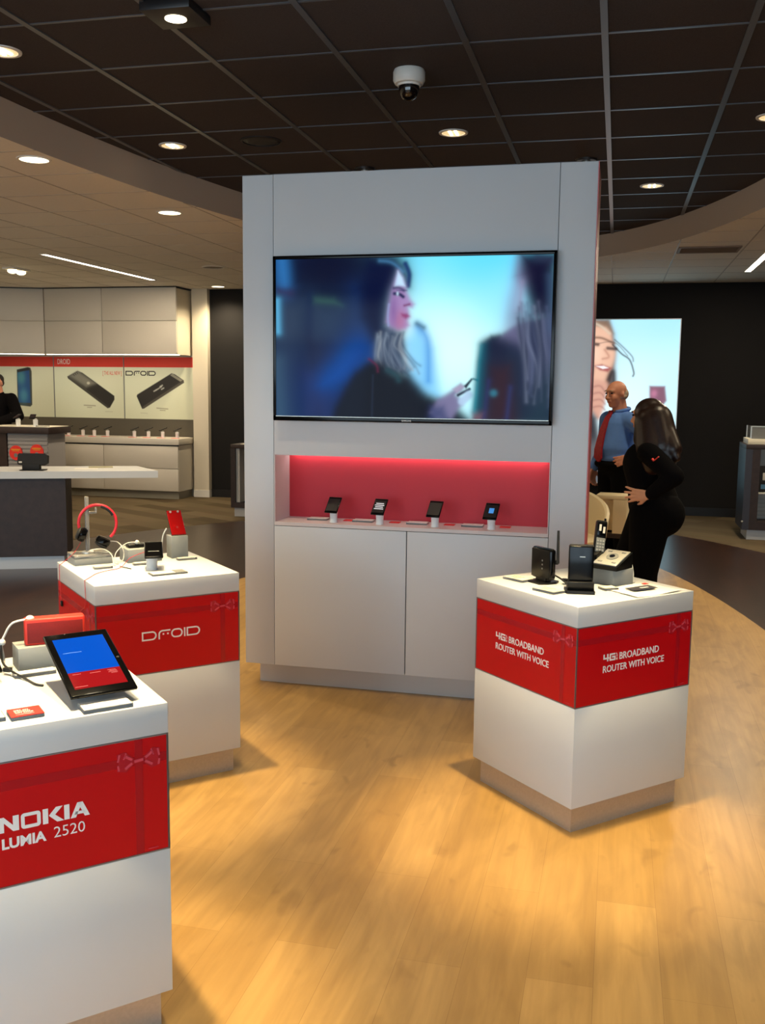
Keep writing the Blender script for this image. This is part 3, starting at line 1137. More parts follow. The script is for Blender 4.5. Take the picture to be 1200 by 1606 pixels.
# woman at the right seen from behind
c.poly(zb((510, 1330), (540, 1100), (560, 850), (590, 710), (660, 650), (740, 640), (860, 560), (1200, 480), (1200, 1330)), (18, 34, 60), .02, 1, 0)
c.line(zb((585, 730), (566, 900), (530, 1240)), .022, (16, 140, 156), .03, .95)
c.line(zb((610, 720), (600, 900), (580, 1200)), .05, (14, 84, 104), .04, .7)
c.poly(zb((640, 690), (720, 660), (780, 760), (760, 1000), (640, 1000)), (18, 22, 54), .05, .9)
c.poly(zb((660, 900), (800, 880), (850, 1330), (620, 1330)), (54, 22, 34), .06, .9)
c.poly(zb((520, 1250), (600, 1250), (590, 1330), (510, 1330)), (130, 100, 110), .03, .7)
c.line(zb((640, 1000), (600, 1300)), .02, (50, 50, 100), .02, .7, 0)
c.line(zb((800, 1050), (770, 1300)), .02, (50, 60, 110), .02, .7, 0)
c.ell(*zb((675, 1095))[0], .012, .02, (60, 120, 140), .015, .9)
c.poly(zb((870, 20), (1000, 20), (1150, 20), (1150, 600), (1080, 560), (960, 500), (900, 300), (850, 200)), (16, 14, 48), .04, 1)
c.poly(zb((860, 60), (830, 200), (780, 400), (750, 660), (880, 720), (900, 560), (880, 420), (900, 200)), (140, 136, 172), .05, .65)
c.line(zb((890, 250), (870, 450)), .03, (150, 140, 170), .03, .7, 0)
c.poly(zb((860, 520), (1000, 480), (1120, 560), (1110, 1250), (980, 1220), (940, 940), (870, 720)), (44, 50, 80), .1, .7)
random.seed(5)
for k in range(26):
    x = 850 + k * 10
    y_ = 430 + random.uniform(-60, 120)
    c.line(zb((x, y_), (x + 8 + random.uniform(-12, 22), y_ + 180), (x + 40 + random.uniform(-20, 25), y_ + 380), (x + 50 + random.uniform(-40, 20), y_ + 640 + random.uniform(-80, 80))), random.uniform(.008, .018),
           random.choice([(128, 136, 158), (40, 46, 76), (86, 94, 122), (26, 32, 58), (104, 110, 136)]), .016, .55)
c.line(zb((1090, 200), (1100, 600)), .03, (70, 90, 120), .03, .6, 0)
c.line(zb((1010, 60), (1100, 80)), .05, (50, 54, 80), .04, .8, 0)
c.poly(zb((1040, 1000), (1110, 900), (1100, 1330), (900, 1330)), (30, 60, 70), .08, .6)
c.c = np.clip(c.c, 0, 1) ** 1.12 * 1.06
c.c = np.clip(c.c + .09 * (c.c - c.c.mean(-1, keepdims=True)), 0, 1)
tvm = vcol_mat('tv_picture', 1.1, rough=.08, spec=.05, black=True)
c.build('screen', (TVX0 + bz - .001, TVY + .004, TVZ1 - .017), (TVX1 - TVX0 - 2 * bz + .002, 0, 0), (0, 0, -(TVZ1 - TVZ0 - .018 - bb_ + .001)), tvm, tv)


# ------------------------------------------------------------------ demo kiosks
KW, KH = .5865, 0.8427
HW = KW / 2
SLAB, BANZ0, BODZ = .075, .4736, .1008


def bow_print(mf, cu, cz, s):
    """printed bow: two loops, a knot, folds. returns (light, dark) builders"""
    a, b = MB(), MB()
    for d in (-1, 1):
        b.prism([(cu + d * .012, cz - .006), (cu + d * .03, cz - .024), (cu + d * .052, cz - .019), (cu + d * .048, cz), (cu + d * .053, cz + .022), (cu + d * .034, cz + .026), (cu + d * .012, cz + .007)][::d], 0, .0012, m=mf)
        a.stroke([(cu + d * .016, cz + .004), (cu + d * .034, cz + .017)], .006, .0008, .002, mf)
        a.stroke([(cu + d * .016, cz - .004), (cu + d * .033, cz - .015)], .006, .0008, .002, mf)
        a.stroke([(cu + d * .046, cz + .022), (cu + d * .05, cz + .004)], .0045, .0008, .002, mf)
        a.stroke([(cu + d * .05, cz - .004), (cu + d * .048, cz - .018)], .0045, .0008, .002, mf)
        a.stroke([(cu + d * .03, cz + .024), (cu + d * .036, cz + .008)], .003, .0008, .002, mf)
    a.stroke([(cu - .011, cz - .001), (cu + .011, cz + .001)], .007, .0008, .0022, mf)
    return a, b


def robot_letters(mb, mf, x, z, wid, h, th):
    """wide outlined letters D r O I D with two dots under the second one"""
    k = wid / 23.5
    y0, y1 = z + th / 2, z + h - th / 2
    ym, r = (y0 + y1) / 2, (y1 - y0) / 2

    def dshape(x0, x1):
        p = [(x0, y0), (x1 - r, y0)] + arc(x1 - r, ym, r, r, -90, 90, 10) + [(x0, y1)]
        mb.stroke(p, th, 0, .001, mf, closed=True)
    dshape(x + th / 2, x + 5.6 * k)
    mb.stroke([(x + 6.9 * k, z), (x + 6.9 * k, ym)] + arc(x + 6.9 * k + r * .9, y1 - r * .9, r * .9, r * .9, 180, 90, 6) + [(x + 11.4 * k, y1)], th, 0, .001, mf)
    for q in (8.6, 10.4):
        mb.stroke([(x + q * k, z + h * .46), (x + q * k, z + h * .64)], th * 1.1, 0, .001, mf)
    x0, x1 = x + 12.0 * k, x + 16.2 * k
    mb.stroke(arc(x1 - r, ym, r, r, -90, 90, 10) + arc(x0 + r, ym, r, r, 90, 270, 10), th, 0, .001, mf, closed=True)
    mb.stroke([(x + 17.3 * k, z), (x + 17.3 * k, z + h)], th, 0, .001, mf)
    dshape(x + 18.4 * k, x + 23.4 * k)


def finnish_letters(mb, mf, x, z, wid, h):
    """very wide heavy capitals"""
    def P(pts, ox, ww):
        mb.prism([(x + (ox + p[0] * ww) * wid, z + p[1] * h) for p in pts], 0, .001, mf)
    P([(0, 0), (.30, 0), (.30, .62), (.72, 0), (1, 0), (1, 1), (.72, 1), (.72, .40), (.30, 1), (0, 1)], 0, .225)
    ox, ww = .245, .215
    o_ = [(.16, 0), (.84, 0), (1, .14), (1, .86), (.84, 1), (.16, 1), (0, .86), (0, .14)]
    i_ = [(.24, .2), (.76, .2), (.76, .2), (.76, .8), (.76, .8), (.24, .8), (.24, .8), (.24, .2)]
    th = .2 * h
    cx0, cx1 = x + ox * wid + th * .62, x + (ox + ww) * wid - th * .62
    cy0, cy1 = z + th / 2, z + h - th / 2
    rr = th * .5
    pts = arc(cx0 + rr, cy0 + rr, rr, rr, 180, 270, 4) + arc(cx1 - rr, cy0 + rr, rr, rr, 270, 360, 4) + arc(cx1 - rr, cy1 - rr, rr, rr, 0, 90, 4) + arc(cx0 + rr, cy1 - rr, rr, rr, 90, 180, 4)
    mb.stroke(pts, th * 1.1, 0, .001, mf, closed=True)
    P([(0, 0), (.27, 0), (.27, 1), (0, 1)], .48, .215)
    P([(.31, .5), (.72, 0), (1.08, 0), (.62, .5), (1.02, 1), (.68, 1)], .48, .215)
    P([(0, 0), (1, 0), (1, 1), (0, 1)], .715, .058)
    A, w2 = .785, .215
    P([(0, 0), (.27, 0), (.62, 1), (.36, 1)], A, w2)
    P([(.73, 0), (1, 0), (.64, 1), (.38, 1)], A, w2)
    P([(.2, .2), (.8, .2), (.74, .4), (.26, .4)], A, w2)


def four_g(mb, mf, x, z, h):
    """blocky 4G with the small stacked letters after it"""
    w_ = h * 1.05
    th = h * .22
    mb.stroke([(x + th / 2, z + h), (x + th / 2, z + h * .42), (x + w_ - th * .0, z + h * .42)], th, 0, .001, mf)
    mb.stroke([(x + w_ * .74, z), (x + w_ * .74, z + h)], th, 0, .001, mf)
    gx = x + w_ * 1.08
    mb.stroke([(gx + w_ * .95, z + h - th / 2), (gx + th / 2, z + h - th / 2), (gx + th / 2, z + th / 2), (gx + w_ * .9, z + th / 2), (gx + w_ * .9, z + h * .5), (gx + w_ * .42, z + h * .5)], th, 0, .001, mf)
    lx = gx + w_ * 1.16
    for i, s in enumerate('LTE'):
        mb.mesh(text_mesh(s, h * .25, h * .26, offset=.0, depth=.001), mf @ Matrix.Translation((lx, z + h * (.74 - .36 * i), 0)))
    return lx + h * .3


def kiosk(name_label, cx, cy, designs):
    """cx, cy = centre; designs: lettering of right face, of left face"""
    t = thing('demo_table', name_label, 'display table', (cx, cy, 0), PI / 4)
    MB().bb(-HW, HW, -HW, HW, KH - SLAB, KH, bev=.0015).build('top_slab', M['white'], t)
    MB().bb(-HW + .004, HW - .004, -HW + .004, HW - .004, BANZ0, KH - SLAB).build('banner_core', M['gap'], t)
    MB().bb(-HW, HW, -HW, HW, BODZ, BANZ0, bev=.0015).build('body', M['white'], t)
    MB().bb(-HW + .0233, HW - .0233, -HW + .0233, HW - .0233, 0, BODZ).build('plinth', M['steel'], t)
    faces = [((-HW, -HW, 0), (1, 0, 0), designs[0]), ((-HW, HW, 0), (0, -1, 0), designs[1]), ((HW, -HW, 0), (0, 1, 0), None), ((HW, HW, 0), (-1, 0, 0), None)]
    bz0, bz1 = BANZ0 + .004, KH - SLAB - .004
    for (org, u, des) in faces:
        mf = face_frame(org, u)
        f = face_frame((0, 0, 0), (1, 0, 0))
        p = MB().box((HW, (bz0 + bz1) / 2, -.003), (KW - .010, bz1 - bz0, .004), m=mf).build('banner_panel', M['red'], t, 'red banner with printed ribbon')
        fr = MB()
        for (a, b_, c_, d_) in ((0, .004, BANZ0 + .0005, KH - SLAB - .0005), (KW - .004, KW, BANZ0 + .0005, KH - SLAB - .0005), (.004, KW - .004, BANZ0 + .0005, BANZ0 + .0035), (.004, KW - .004, KH - SLAB - .0035, KH - SLAB - .0005)):
            fr.box(((a + b_) / 2, (c_ + d_) / 2, -.0022), (b_ - a, d_ - c_, .0044), m=mf)
        fr.build('frame', M['alu'], p)
        if des is None:
            continue
        mr = mf @ Matrix.Translation((0, 0, -.001))
        rb = MB()
        rb.box((HW, .7115, .0002), (KW - .012, .022, .0006), m=mr)
        rb.box((.513, (bz0 + bz1) / 2, .0004), (.019, bz1 - bz0 - .001, .0006), m=mr)
        rb.build('ribbon', M['ribbon'], p)
        a, b_ = bow_print(mr, .513, .7125, 1)
        b_.build('bow', M['bowdark'], p)
        a.build('bow_highlight', M['bow'], p)
        ml = mf @ Matrix.Translation((0, 0, -.001))
        L = MB()
        if des == 'router':
            x = four_g(L, ml, .130, .628, .027)
            L.mesh(text_mesh('BROADBAND', .0265, .412 - x - .008, offset=.012, depth=.001), ml @ Matrix.Translation((x + .008, .6275, 0)))
            L.mesh(text_mesh('ROUTER WITH VOICE', .0255, .311, offset=.012, depth=.001), ml @ Matrix.Translation((.130, .587, 0)))
        elif des == 'robot':
            robot_letters(L, ml, .178, .607, .236, .036, .0058)
        elif des == 'finnish':
            finnish_letters(L, ml, .192, .6045, .203, .0355)
            L.mesh(text_mesh('LUMIA', .0255, .096, offset=.035, depth=.001), ml @ Matrix.Translation((.200, .5645, 0)))
            L.mesh(text_mesh('2520', .0255, .070, offset=-.006, depth=.001), ml @ Matrix.Translation((.313, .567, 0)))
        L.build('lettering', M['letter'], p, 'white lettering')
        MB().box((.545, BANZ0 + .012, .0005), (.024, .0016, .001), m=ml).build('fine_print', M['bow'], p)
    return t


s2 = math.sqrt(.5)
kioskA = kiosk('white demo table with two red router banners, at right in front of the tower', -.1027, 3.388 + KW * s2, ('router', 'router'))
kioskB = kiosk('white demo table holding headphones, robot style lettering on its red banner', -1.885, 3.2325 + KW * s2, ('robot', 'plain'))
kioskC = kiosk('white demo table nearest the viewer at lower left, holding the tablets', -1.0202 - KW * s2, 2.0702, ('finnish', 'plain'))
ZK = KH


# ------------------------------------------------------------------ small display items (shared builders)
R45 = PI / 4


def price_holder(x, y, z, rz, label, w=.075, d=.045, group=None, dark=False, cardmat=None):
    t = thing('price_card_holder', label, 'price card', (x, y, z), rz, group)
    MB().prism([(-w / 2, -d / 2), (w / 2, -d / 2), (w / 2, d / 2), (-w / 2, d / 2)], 0, .009).build('block', M['acrylic'], t)
    MB().box((0, 0, .0096), (w - .004, d - .004, .0012)).build('card', cardmat or M['cream'], t)
    return t


def phone_stand(x, y, z, label, r=.024, h=.055, group=None):
    t = thing('phone_stand', label, 'phone stand', (x, y, z), 0, group)
    MB().lathe([(0, 0), (r, 0), (r, .004), (r * .93, .006), (r * .93, h * .62), (r * .96, h * .64), (r * .96, h), (0, h)], 32).build('post', M['stand'], t)
    MB().box((0, 0, h + .004), (r * 1.1, r * .9, .008), rot=(.5, 0, 0), bev=.002).build('cradle', M['silver'], t)
    return t


def phone(loc, rz, label, tilt=math.radians(48), w=.07, h=.132, th=.009, screen='dark', group=None, back=False):
    """lies along local +Y, tilted up by tilt about local X, origin at the lower edge of its back"""
    t = thing('phone', label, 'phone', loc, rz, group)
    m = Matrix.Rotation(tilt, 4, 'X')
    MB().box((0, h / 2, th / 2), (w, h, th), m=m, bev=.0035, seg=3).build('body', M['phonered'] if back else M['gloss'], t)
    if back:
        f = MB()
        f.box((0, h / 2, th * .35), (w + .0015, h + .0015, th * .6), m=m, bev=.002)
        f.build('bumper', M['gloss'], t)
        for s in (-1, 1):
            MB().cyl((s * w * .26, h * .93, th - .0005), (s * w * .26, h * .93, th + .002), .005, m=m).build('lens_ring', M['silver'], t)
    else:
        MB().box((0, h / 2, th + .0002), (w - .008, h - .024, .0006), m=m).build('screen', M['pscreen'], t)
        if screen == 'icon':
            MB().box((.002, h * .52, th + .0008), (.026, .03, .0006), m=m, bev=.0002).build('icon', M['blueicon'], t)
        if screen == 'line':
            t.children[-1].data.materials[0] = M['gloss']
            MB().box((0, h * .36, th + .0008), (w * .6, .004, .0006), m=m).build('icon', M['keypad'], t)
        if screen == 'text':
            f = MB()
            for k in range(4):
                f.box((0, h * (.36 + .11 * k), th + .0008), (w * (.6 if k % 2 else .72), .005, .0006), m=m)
            f.build('icon', M['whiteicon'], t)
    return t


# ------------------------------------------------------------------ niche of the tower: four phones
GN, GS, GC, GR = 'phones on the tower shelf', 'phone stands on the tower shelf', 'price cards on the tower shelf', 'red cards on the tower shelf'
ordn = ['leftmost', 'second from left', 'third from left', 'rightmost']
nx = [-1.428, -1.178, -.886, -.596]
for i, x in enumerate(nx):
    y = TY + .075
    phone_stand(x, y, NZ0, f'white round phone stand on the tower shelf, {ordn[i]}', .021, .056, GS)
    phone((x - .007, y - .030, NZ0 + .050), math.radians(-12), ['plain dark phone', 'dark phone with pale text on screen', 'dark phone with a thin pale line', 'dark phone with blue icon'][i] + f' on the tower shelf, {ordn[i]}',
          math.radians(52), .074, .098, .008, ['dark', 'text', 'dark', 'icon'][i], GN)
    price_holder(x - .105, y + .075, NZ0, math.radians(0), f'pale price card on the tower shelf, left of the {ordn[i]} phone', .11, .07, GC, cardmat=M['paper'])
    t = tag(MB().box((0, 0, .002), (.055, .05, .004), bev=.001).build('red_card', M['redcard']), f'small red card on the tower shelf behind the {ordn[i]} phone', 'card', GR)
    t.location = (x + .062, y + .085, NZ0)

# ------------------------------------------------------------------ table A: routers and cordless phone
t = thing('router', 'black upright router with a stick antenna, on the right demo table', 'router', (-.256, 3.805, ZK), -R45)
rz = Matrix.Rotation(math.radians(4), 4, 'X')
MB().box((0, 0, .077), (.118, .032, .125), bev=.013, seg=4).build('body', M['gloss'], t)
MB().box((0, -.0166, .077), (.104, .002, .110), bev=.0008).build('front_panel', M['black'], t)
MB().prism([(-.035, -.05), (.035, -.05), (.05, -.02), (.05, .02), (.035, .05), (-.035, .05), (-.05, .02), (-.05, -.02)], 0, .007).box((0, 0, .012), (.06, .03, .02), bev=.004).build('foot', M['black'], t)
MB().cyl((.062, .012, .085), (.068, .012, .10), .006).cyl((.068, .012, .085), (.066, .012, .213), .0065, .0045).build('antenna', M['matte'], t)
MB().box((.062, .012, .088), (.012, .012, .018), bev=.003).build('antenna_joint', M['black'], t)
for k in range(3):
    MB().box((.012 + .0, -.018, .058 + .016 * k), (.006, .001, .006)).build('indicator', M['keypad'], t)

t = thing('router', 'tall black router on a wedge stand, near the front corner of the right demo table', 'router', (-.108, 3.655, ZK), math.radians(6))
MB().box((0, 0, .099), (.092, .034, .158), bev=.006, seg=3).build('body', M['gloss'], t)
MB().box((0, 0, .174), (.088, .03, .012), bev=.004).build('top_edge', M['matte'], t)
f = MB()
f.prism([(-.058, -.022), (-.05, -.045), (.052, -.045), (.052, .035), (-.058, .035)], 0, .012)
f.box((0, -.025, .026), (.098, .014, .04), rot=(.25, 0, 0), bev=.003)
f.box((0, .022, .022), (.098, .010, .03), bev=.003)
f.build('stand', M['black'], t)
MB().box((.004, -.0174, .137), (.020, .0012, .003)).build('badge', M['silver'], t)

ped = thing('display_block', 'grey display block under the cordless phone', 'display block', (.01, 3.865, ZK), R45)
MB().bb(-.055, .055, -.055, .055, 0, .064, bev=.002).build('block', M['grey'], ped)
t = phone_base = thing('cordless_phone_base', 'silver and black answering base on the grey block', 'phone base', (-.012, 3.858, ZK + .064), math.radians(-30))
wedge = [(-.06, 0), (.06, 0), (.06, .060), (-.06, .014)]
MB().prism(wedge, -.065, .075, m=Matrix(((0, 0, 1, 0), (1, 0, 0, 0), (0, 1, 0, 0), (0, 0, 0, 1)))).build('body', M['black'], t)
sl = math.atan2(.046, .12)
mt = Matrix.Translation((0, 0, .037)) @ Matrix.Rotation(sl, 4, 'X')
MB().box((.018, 0, .003), (.102, .118, .006), m=mt, bev=.002).build('face_plate', M['silver'], t)
MB().cyl((.02, .004, .006), (.02, .004, .0085), .024, m=mt).build('dial_ring', M['keypad'], t)
MB().cyl((.02, .004, .008), (.02, .004, .0105), .011, m=mt).build('dial_button', M['gloss'], t)
for dx in (-.03, .03):
    for dy in (-.04, .042):
        MB().box((.02 + dx, dy, .0065), (.018, .008, .003), m=mt, bev=.001).build('button', M['keypad'], t)
MB().box((-.049, .01, .012), (.034, .07, .02), m=mt, bev=.004).build('cradle', M['black'], t)
t = thing('cordless_handset', 'black cordless handset standing upright in its silver base', 'phone', (-.0495, 3.888, ZK + .064 + .048), math.radians(20))
mh = Matrix.Rotation(math.radians(-14), 4, 'X') @ Matrix.Rotation(math.radians(9), 4, 'Y')
MB().box((0, 0, .066), (.044, .026, .132), m=mh, bev=.008, seg=3).build('body', M['black'], t)
MB().box((0, -.0135, .033), (.036, .002, .056), m=mh, bev=.0008).build('keypad', M['keypad'], t)
MB().box((0, -.0135, .096), (.034, .002, .05), m=mh, bev=.0008).build('bezel', M['gloss'], t)
for dx in (-.007, .009):
    MB().box((dx, -.015, .098 - dx * .5), (.009, .001, .026), m=mh).build('screen', M['cream'], t)
MB().cyl((.014, 0, .128), (.014, 0, .142), .005, .004, m=mh).build('antenna', M['black'], t)
for r_ in range(4):
    for q in range(3):
        MB().box((-.011 + .011 * q, -.0148, .013 + .012 * r_), (.008, .0012, .007), m=mh).build('key', M['silver'], t)
attach(MB().tube([(.045, 3.905, ZK + .09), (.075, 3.90, ZK + .085), (.088, 3.885, ZK + .04), (.086, 3.88, ZK + .004), (.095, 3.90, ZK + .003)], .0028).build('white_cord', M['cordwhite']), phone_base)
tag(MB().tube([(-.222, 3.83, ZK + .03), (-.19, 3.80, ZK + .02), (-.165, 3.755, ZK + .012), (-.15, 3.735, ZK + .006), (-.135, 3.73, ZK + .004)], .0035).build('black_cord', M['cordblack']), 'black cord between the two routers', 'cord')
t = thing('power_plug', 'small black plug on the cord between the two routers', 'plug', (-.168, 3.79, ZK), .5)
MB().box((0, 0, .016), (.018, .03, .012), bev=.003).build('body', M['black'], t)
MB().cyl((0, -.005, 0), (0, -.005, .012), .004).build('strain_relief', M['black'], t)
MB().box((0, .018, .016), (.010, .01, .006)).build('tip', M['silver'], t)
for (x, y, rz_, l) in ((-.355, 3.822, -R45 + .1, 'pale price card left of the antenna router'), (-.222, 3.632, -R45 + .1, 'pale price card in front of the antenna router, left of the tall router')):
    t = price_holder(x, y, ZK, rz_, l, .108, .066, 'price cards on the router table')
    f = MB()
    for k in range(3):
        f.box((-.01, .016 - .014 * k, .0105), (.06 - .012 * k, .003, .0006))
    f.build('print', M['keypad'], t)
t = price_holder(-.005, 3.735, ZK, R45 - .2, 'small pale price card between the tall router and the grey block', .06, .05, 'price cards on the router table')
# folded leaflet hanging over the edge
lf = thing('leaflet', 'white printed leaflet lying over the right edge of the router table', 'leaflet', (0, 0, 0), 0)
bm = bmesh.new()
P0, PU, PV = Vector((-.027, 3.740, ZK)), Vector((.128, -.136, 0)), Vector((.165, .170, 0))
nu, nv = 14, 10
G = []
for i in range(nu):
    row = []
    for j in range(nv):
        a_, b_ = i / (nu - 1), j / (nv - 1)
        p = P0 + PU * a_ + PV * b_
        p.z += .0015 + .004 * max(0, a_ - .6) ** 1 + .003 * math.sin(b_ * 5 + a_ * 3) * a_
        row.append(bm.verts.new(p))
    G.append(row)
for i in range(nu - 1):
    for j in range(nv - 1):
        bm.faces.new((G[i][j], G[i + 1][j], G[i + 1][j + 1], G[i][j + 1]))
r = bmesh.ops.extrude_face_region(bm, geom=list(bm.faces))
bmesh.ops.translate(bm, vec=(0, 0, .0008), verts=[q for q in r['geom'] if isinstance(q, bmesh.types.BMVert)])
bmesh.ops.recalc_face_normals(bm, faces=bm.faces)
me = bpy.data.meshes.new('sheet')
bm.to_mesh(me)
bm.free()
me.materials.append(M['paper'])
o = bpy.data.objects.new('sheet', me)
COL.objects.link(o)
o.parent = lf
mu = face_frame(P0 + PU * .18 + PV * .32 + Vector((0, 0, .008)), PU, PV)
MB().box((.055, .045, 0), (.052, .125, .0006), m=mu).build('dark_photo', mat('leaflet_photo', rgb(46, 46, 56), .5), lf, 'dark printed picture')
MB().box((.055, .06, .0006), (.012, .04, .0006), m=mu).build('photo_caption', M['paper'], lf)
MB().box((-.008, .13, -.003), (.02, .026, .0006), m=mu).build('red_print', M['redcard'], lf)

# ------------------------------------------------------------------ table B: headphones, phones, blocks
hb = thing('headphone_stand', 'grey and clear stand with a tall clear post', 'headphone stand', (-2.16, 3.685, ZK), R45)
MB().bb(-.085, .075, -.066, .062, 0, .028, bev=.002).build('base', M['grey'], hb)
MB().bb(-.085, .075, -.066, .062, .0285, .042, bev=.002).build('clear_plate', M['acrylic'], hb)
MB().box((-.016, -.012, .163), (.014, .022, .242), bev=.002).build('post', M['acrylic'], hb)
MB().box((.008, -.012, .215), (.034, .018, .008), bev=.002).box((.022, -.012, .225), (.006, .018, .02), bev=.002).build('hook', M['acrylic'], hb)
MB().cyl((-.016, -.012, .0425), (-.016, -.012, .05), .026).build('foot_collar', M['silver'], hb)
hp = thing('headphones', 'red headphones with black ear cups hanging on the clear post', 'headphones', (-2.120, 3.676, ZK), math.radians(26))
# band in local XZ plane
band = [(.077 * math.cos(a), 0, .170 + .079 * math.sin(a)) for a in np.linspace(math.radians(-48), math.radians(208), 26)]
MB().tube(band, .0062, 10, 2).build('headband', M['redband'], hp)
pad = [(.0725 * math.cos(a), 0, .170 + .0745 * math.sin(a)) for a in np.linspace(math.radians(28), math.radians(78), 10)]
MB().tube(pad, .0075, 10, 2).build('headband_pad', M['matte'], hp)
for (x, z, ry, lab) in ((-.060, .122, .40, 'left'), (.022, .096, -1.05, 'right')):
    mm = Matrix.Translation((x, 0, z)) @ Matrix.Rotation(ry, 4, 'Y')
    e = MB().lathe([(0, -.016), (.026, -.016), (.031, -.010), (.031, .004), (.026, .012), (0, .015)], 32, m=mm @ Matrix.Rotation(PI / 2, 4, 'Y')).build('ear_cup', M['gloss'], hp)
    MB().lathe([(0, -.028), (.02, -.028), (.028, -.022), (.028, -.016), (0, -.016)], 32, m=mm @ Matrix.Rotation(PI / 2, 4, 'Y')).build('ear_pad', M['matte'], e)
price_holder(-2.04, 3.57, ZK, R45, 'pale price card in front of the headphone stand', .075, .03, 'price cards on the headphone table')
# block with a small black gadget
t = thing('display_block', 'low grey display block behind the white phone post, black gadget on it', 'display block', (-1.985, 3.795, ZK), R45)
MB().bb(-.075, .075, -.06, .06, 0, .058, bev=.002).build('block', M['grey'], t)
t = thing('gadget', 'small black ridged gadget on the low grey block', 'gadget', (-1.985, 3.795, ZK + .058), R45)
MB().box((0, 0, .008), (.12, .05, .016), bev=.006, seg=3).build('body', M['black'], t)
for k in range(6):
    MB().box((-.04 + .016 * k, 0, .0165), (.005, .03, .003), bev=.001).build('key', M['keypad'], t)
price_holder(-1.925, 3.70, ZK, R45, 'pale price card in front of the low grey block', .085, .03, 'price cards on the headphone table')
phone_stand(-1.84, 3.612, ZK, 'white round phone post on the headphone table', .0245, .052)
tilted_phone = phone((-1.808, 3.568, ZK + .052), math.radians(28), 'black phone lying tilted on the white round post', math.radians(20), .074, .13, .009, 'line')
# tall block with red phone
t = thing('display_block', 'tall grey display block carrying the red phone', 'display block', (-1.868, 3.912, ZK), R45)
MB().bb(-.0375, .0375, -.034, .034, 0, .098, bev=.002).build('block', M['grey'], t)
t = phone((-1.853, 3.897, ZK + .0985), math.radians(45), 'red backed phone leaning on top of the tall grey block', math.radians(55), .066, .122, .009, back=True)
price_holder(-1.80, 3.86, ZK, R45, 'pale price card in front of the tall grey block', .085, .03, 'price cards on the headphone table')
t = thing('spec_card', 'clear flat card holder with a dark end at the front of the headphone table', 'price card', (-1.735, 3.545, ZK), R45)
MB().bb(-.075, .072, -.032, .032, 0, .006, bev=.001).build('block', M['acrylic'], t)
MB().bb(-.070, .022, -.028, .028, .0062, .0075).build('card', M['cream'], t)
MB().bb(.026, .069, -.028, .028, .0062, .0075).build('dark_card', M['keypad'], t, 'dark end of the card')
attach(MB().tube([(-2.185, 3.66, ZK + .1), (-2.20, 3.62, ZK + .05), (-2.245, 3.595, ZK + .005), (-2.2475, 3.5865, ZK + .002), (-2.250, 3.584, ZK - .01), (-2.250, 3.585, ZK - .1), (-2.247, 3.586, ZK - .155)], .0013).build('red_cord', M['cordred']), hp)
attach(MB().tube([(-1.872, 3.62, ZK + .07), (-1.93, 3.60, ZK + .045), (-1.965, 3.58, ZK + .006), (-1.99, 3.52, ZK + .003), (-2.0, 3.45, ZK + .003), (-1.985, 3.375, ZK + .003), (-1.972, 3.3155, ZK + .003), (-1.9722, 3.3130, ZK - .008), (-1.9722, 3.3130, ZK - .09), (-2.02, 3.3595, ZK - .13), (-2.06, 3.3995, ZK - .16)], .0013).build('red_cord', M['cordred']), tilted_phone)
t = thing('inline_remote', 'small dark remote hanging on the red cord against the banner', 'remote', (-2.2475, 3.588, ZK - .165), R45)
MB().box((0, 0, 0), (.007, .022, .024), bev=.003).build('body', M['black'], t)
MB().box((-.0035, 0, .003), (.002, .01, .008), bev=.0008).build('button', M['keypad'], t)
attach(MB().tube([(-2.10, 3.70, ZK + .09), (-2.06, 3.73, ZK + .085), (-2.035, 3.735, ZK + .05), (-2.03, 3.72, ZK + .01), (-2.045, 3.70, ZK + .003)], .0019).build('white_cord', M['cordwhite']), hp)
tag(MB().tube([(-1.99, 3.76, ZK + .083), (-2.02, 3.735, ZK + .08), (-2.05, 3.70, ZK + .045), (-2.045, 3.68, ZK + .006), (-2.02, 3.665, ZK + .003)], .0019).ball((-1.985, 3.764, ZK + .083), .009).build('white_cord', M['cordwhite']), 'white security cord with a round end by the low grey block', 'cord')
tag(MB().tube([(-2.155, 3.645, ZK + .046), (-2.13, 3.64, ZK + .062), (-2.08, 3.655, ZK + .064), (-2.045, 3.655, ZK + .04), (-2.03, 3.64, ZK + .005), (-2.015, 3.63, ZK + .003)], .0019).build('white_cord', M['cordwhite']), 'white cord looping over the headphone stand base', 'cord')
tag(MB().tube([(-1.905, 3.885, ZK + .13), (-1.917, 3.875, ZK + .10), (-1.922, 3.87, ZK + .05), (-1.918, 3.868, ZK + .004)], .0032).build('white_cord', M['cordwhite']), 'white cord down the left side of the tall grey block', 'cord')
tag(MB().tube([(-1.99, 3.62, ZK + .003), (-1.955, 3.60, ZK + .003), (-1.92, 3.585, ZK + .002)], .0018).build('black_cord', M['cordblack']), 'short black cord on the headphone table', 'cord')

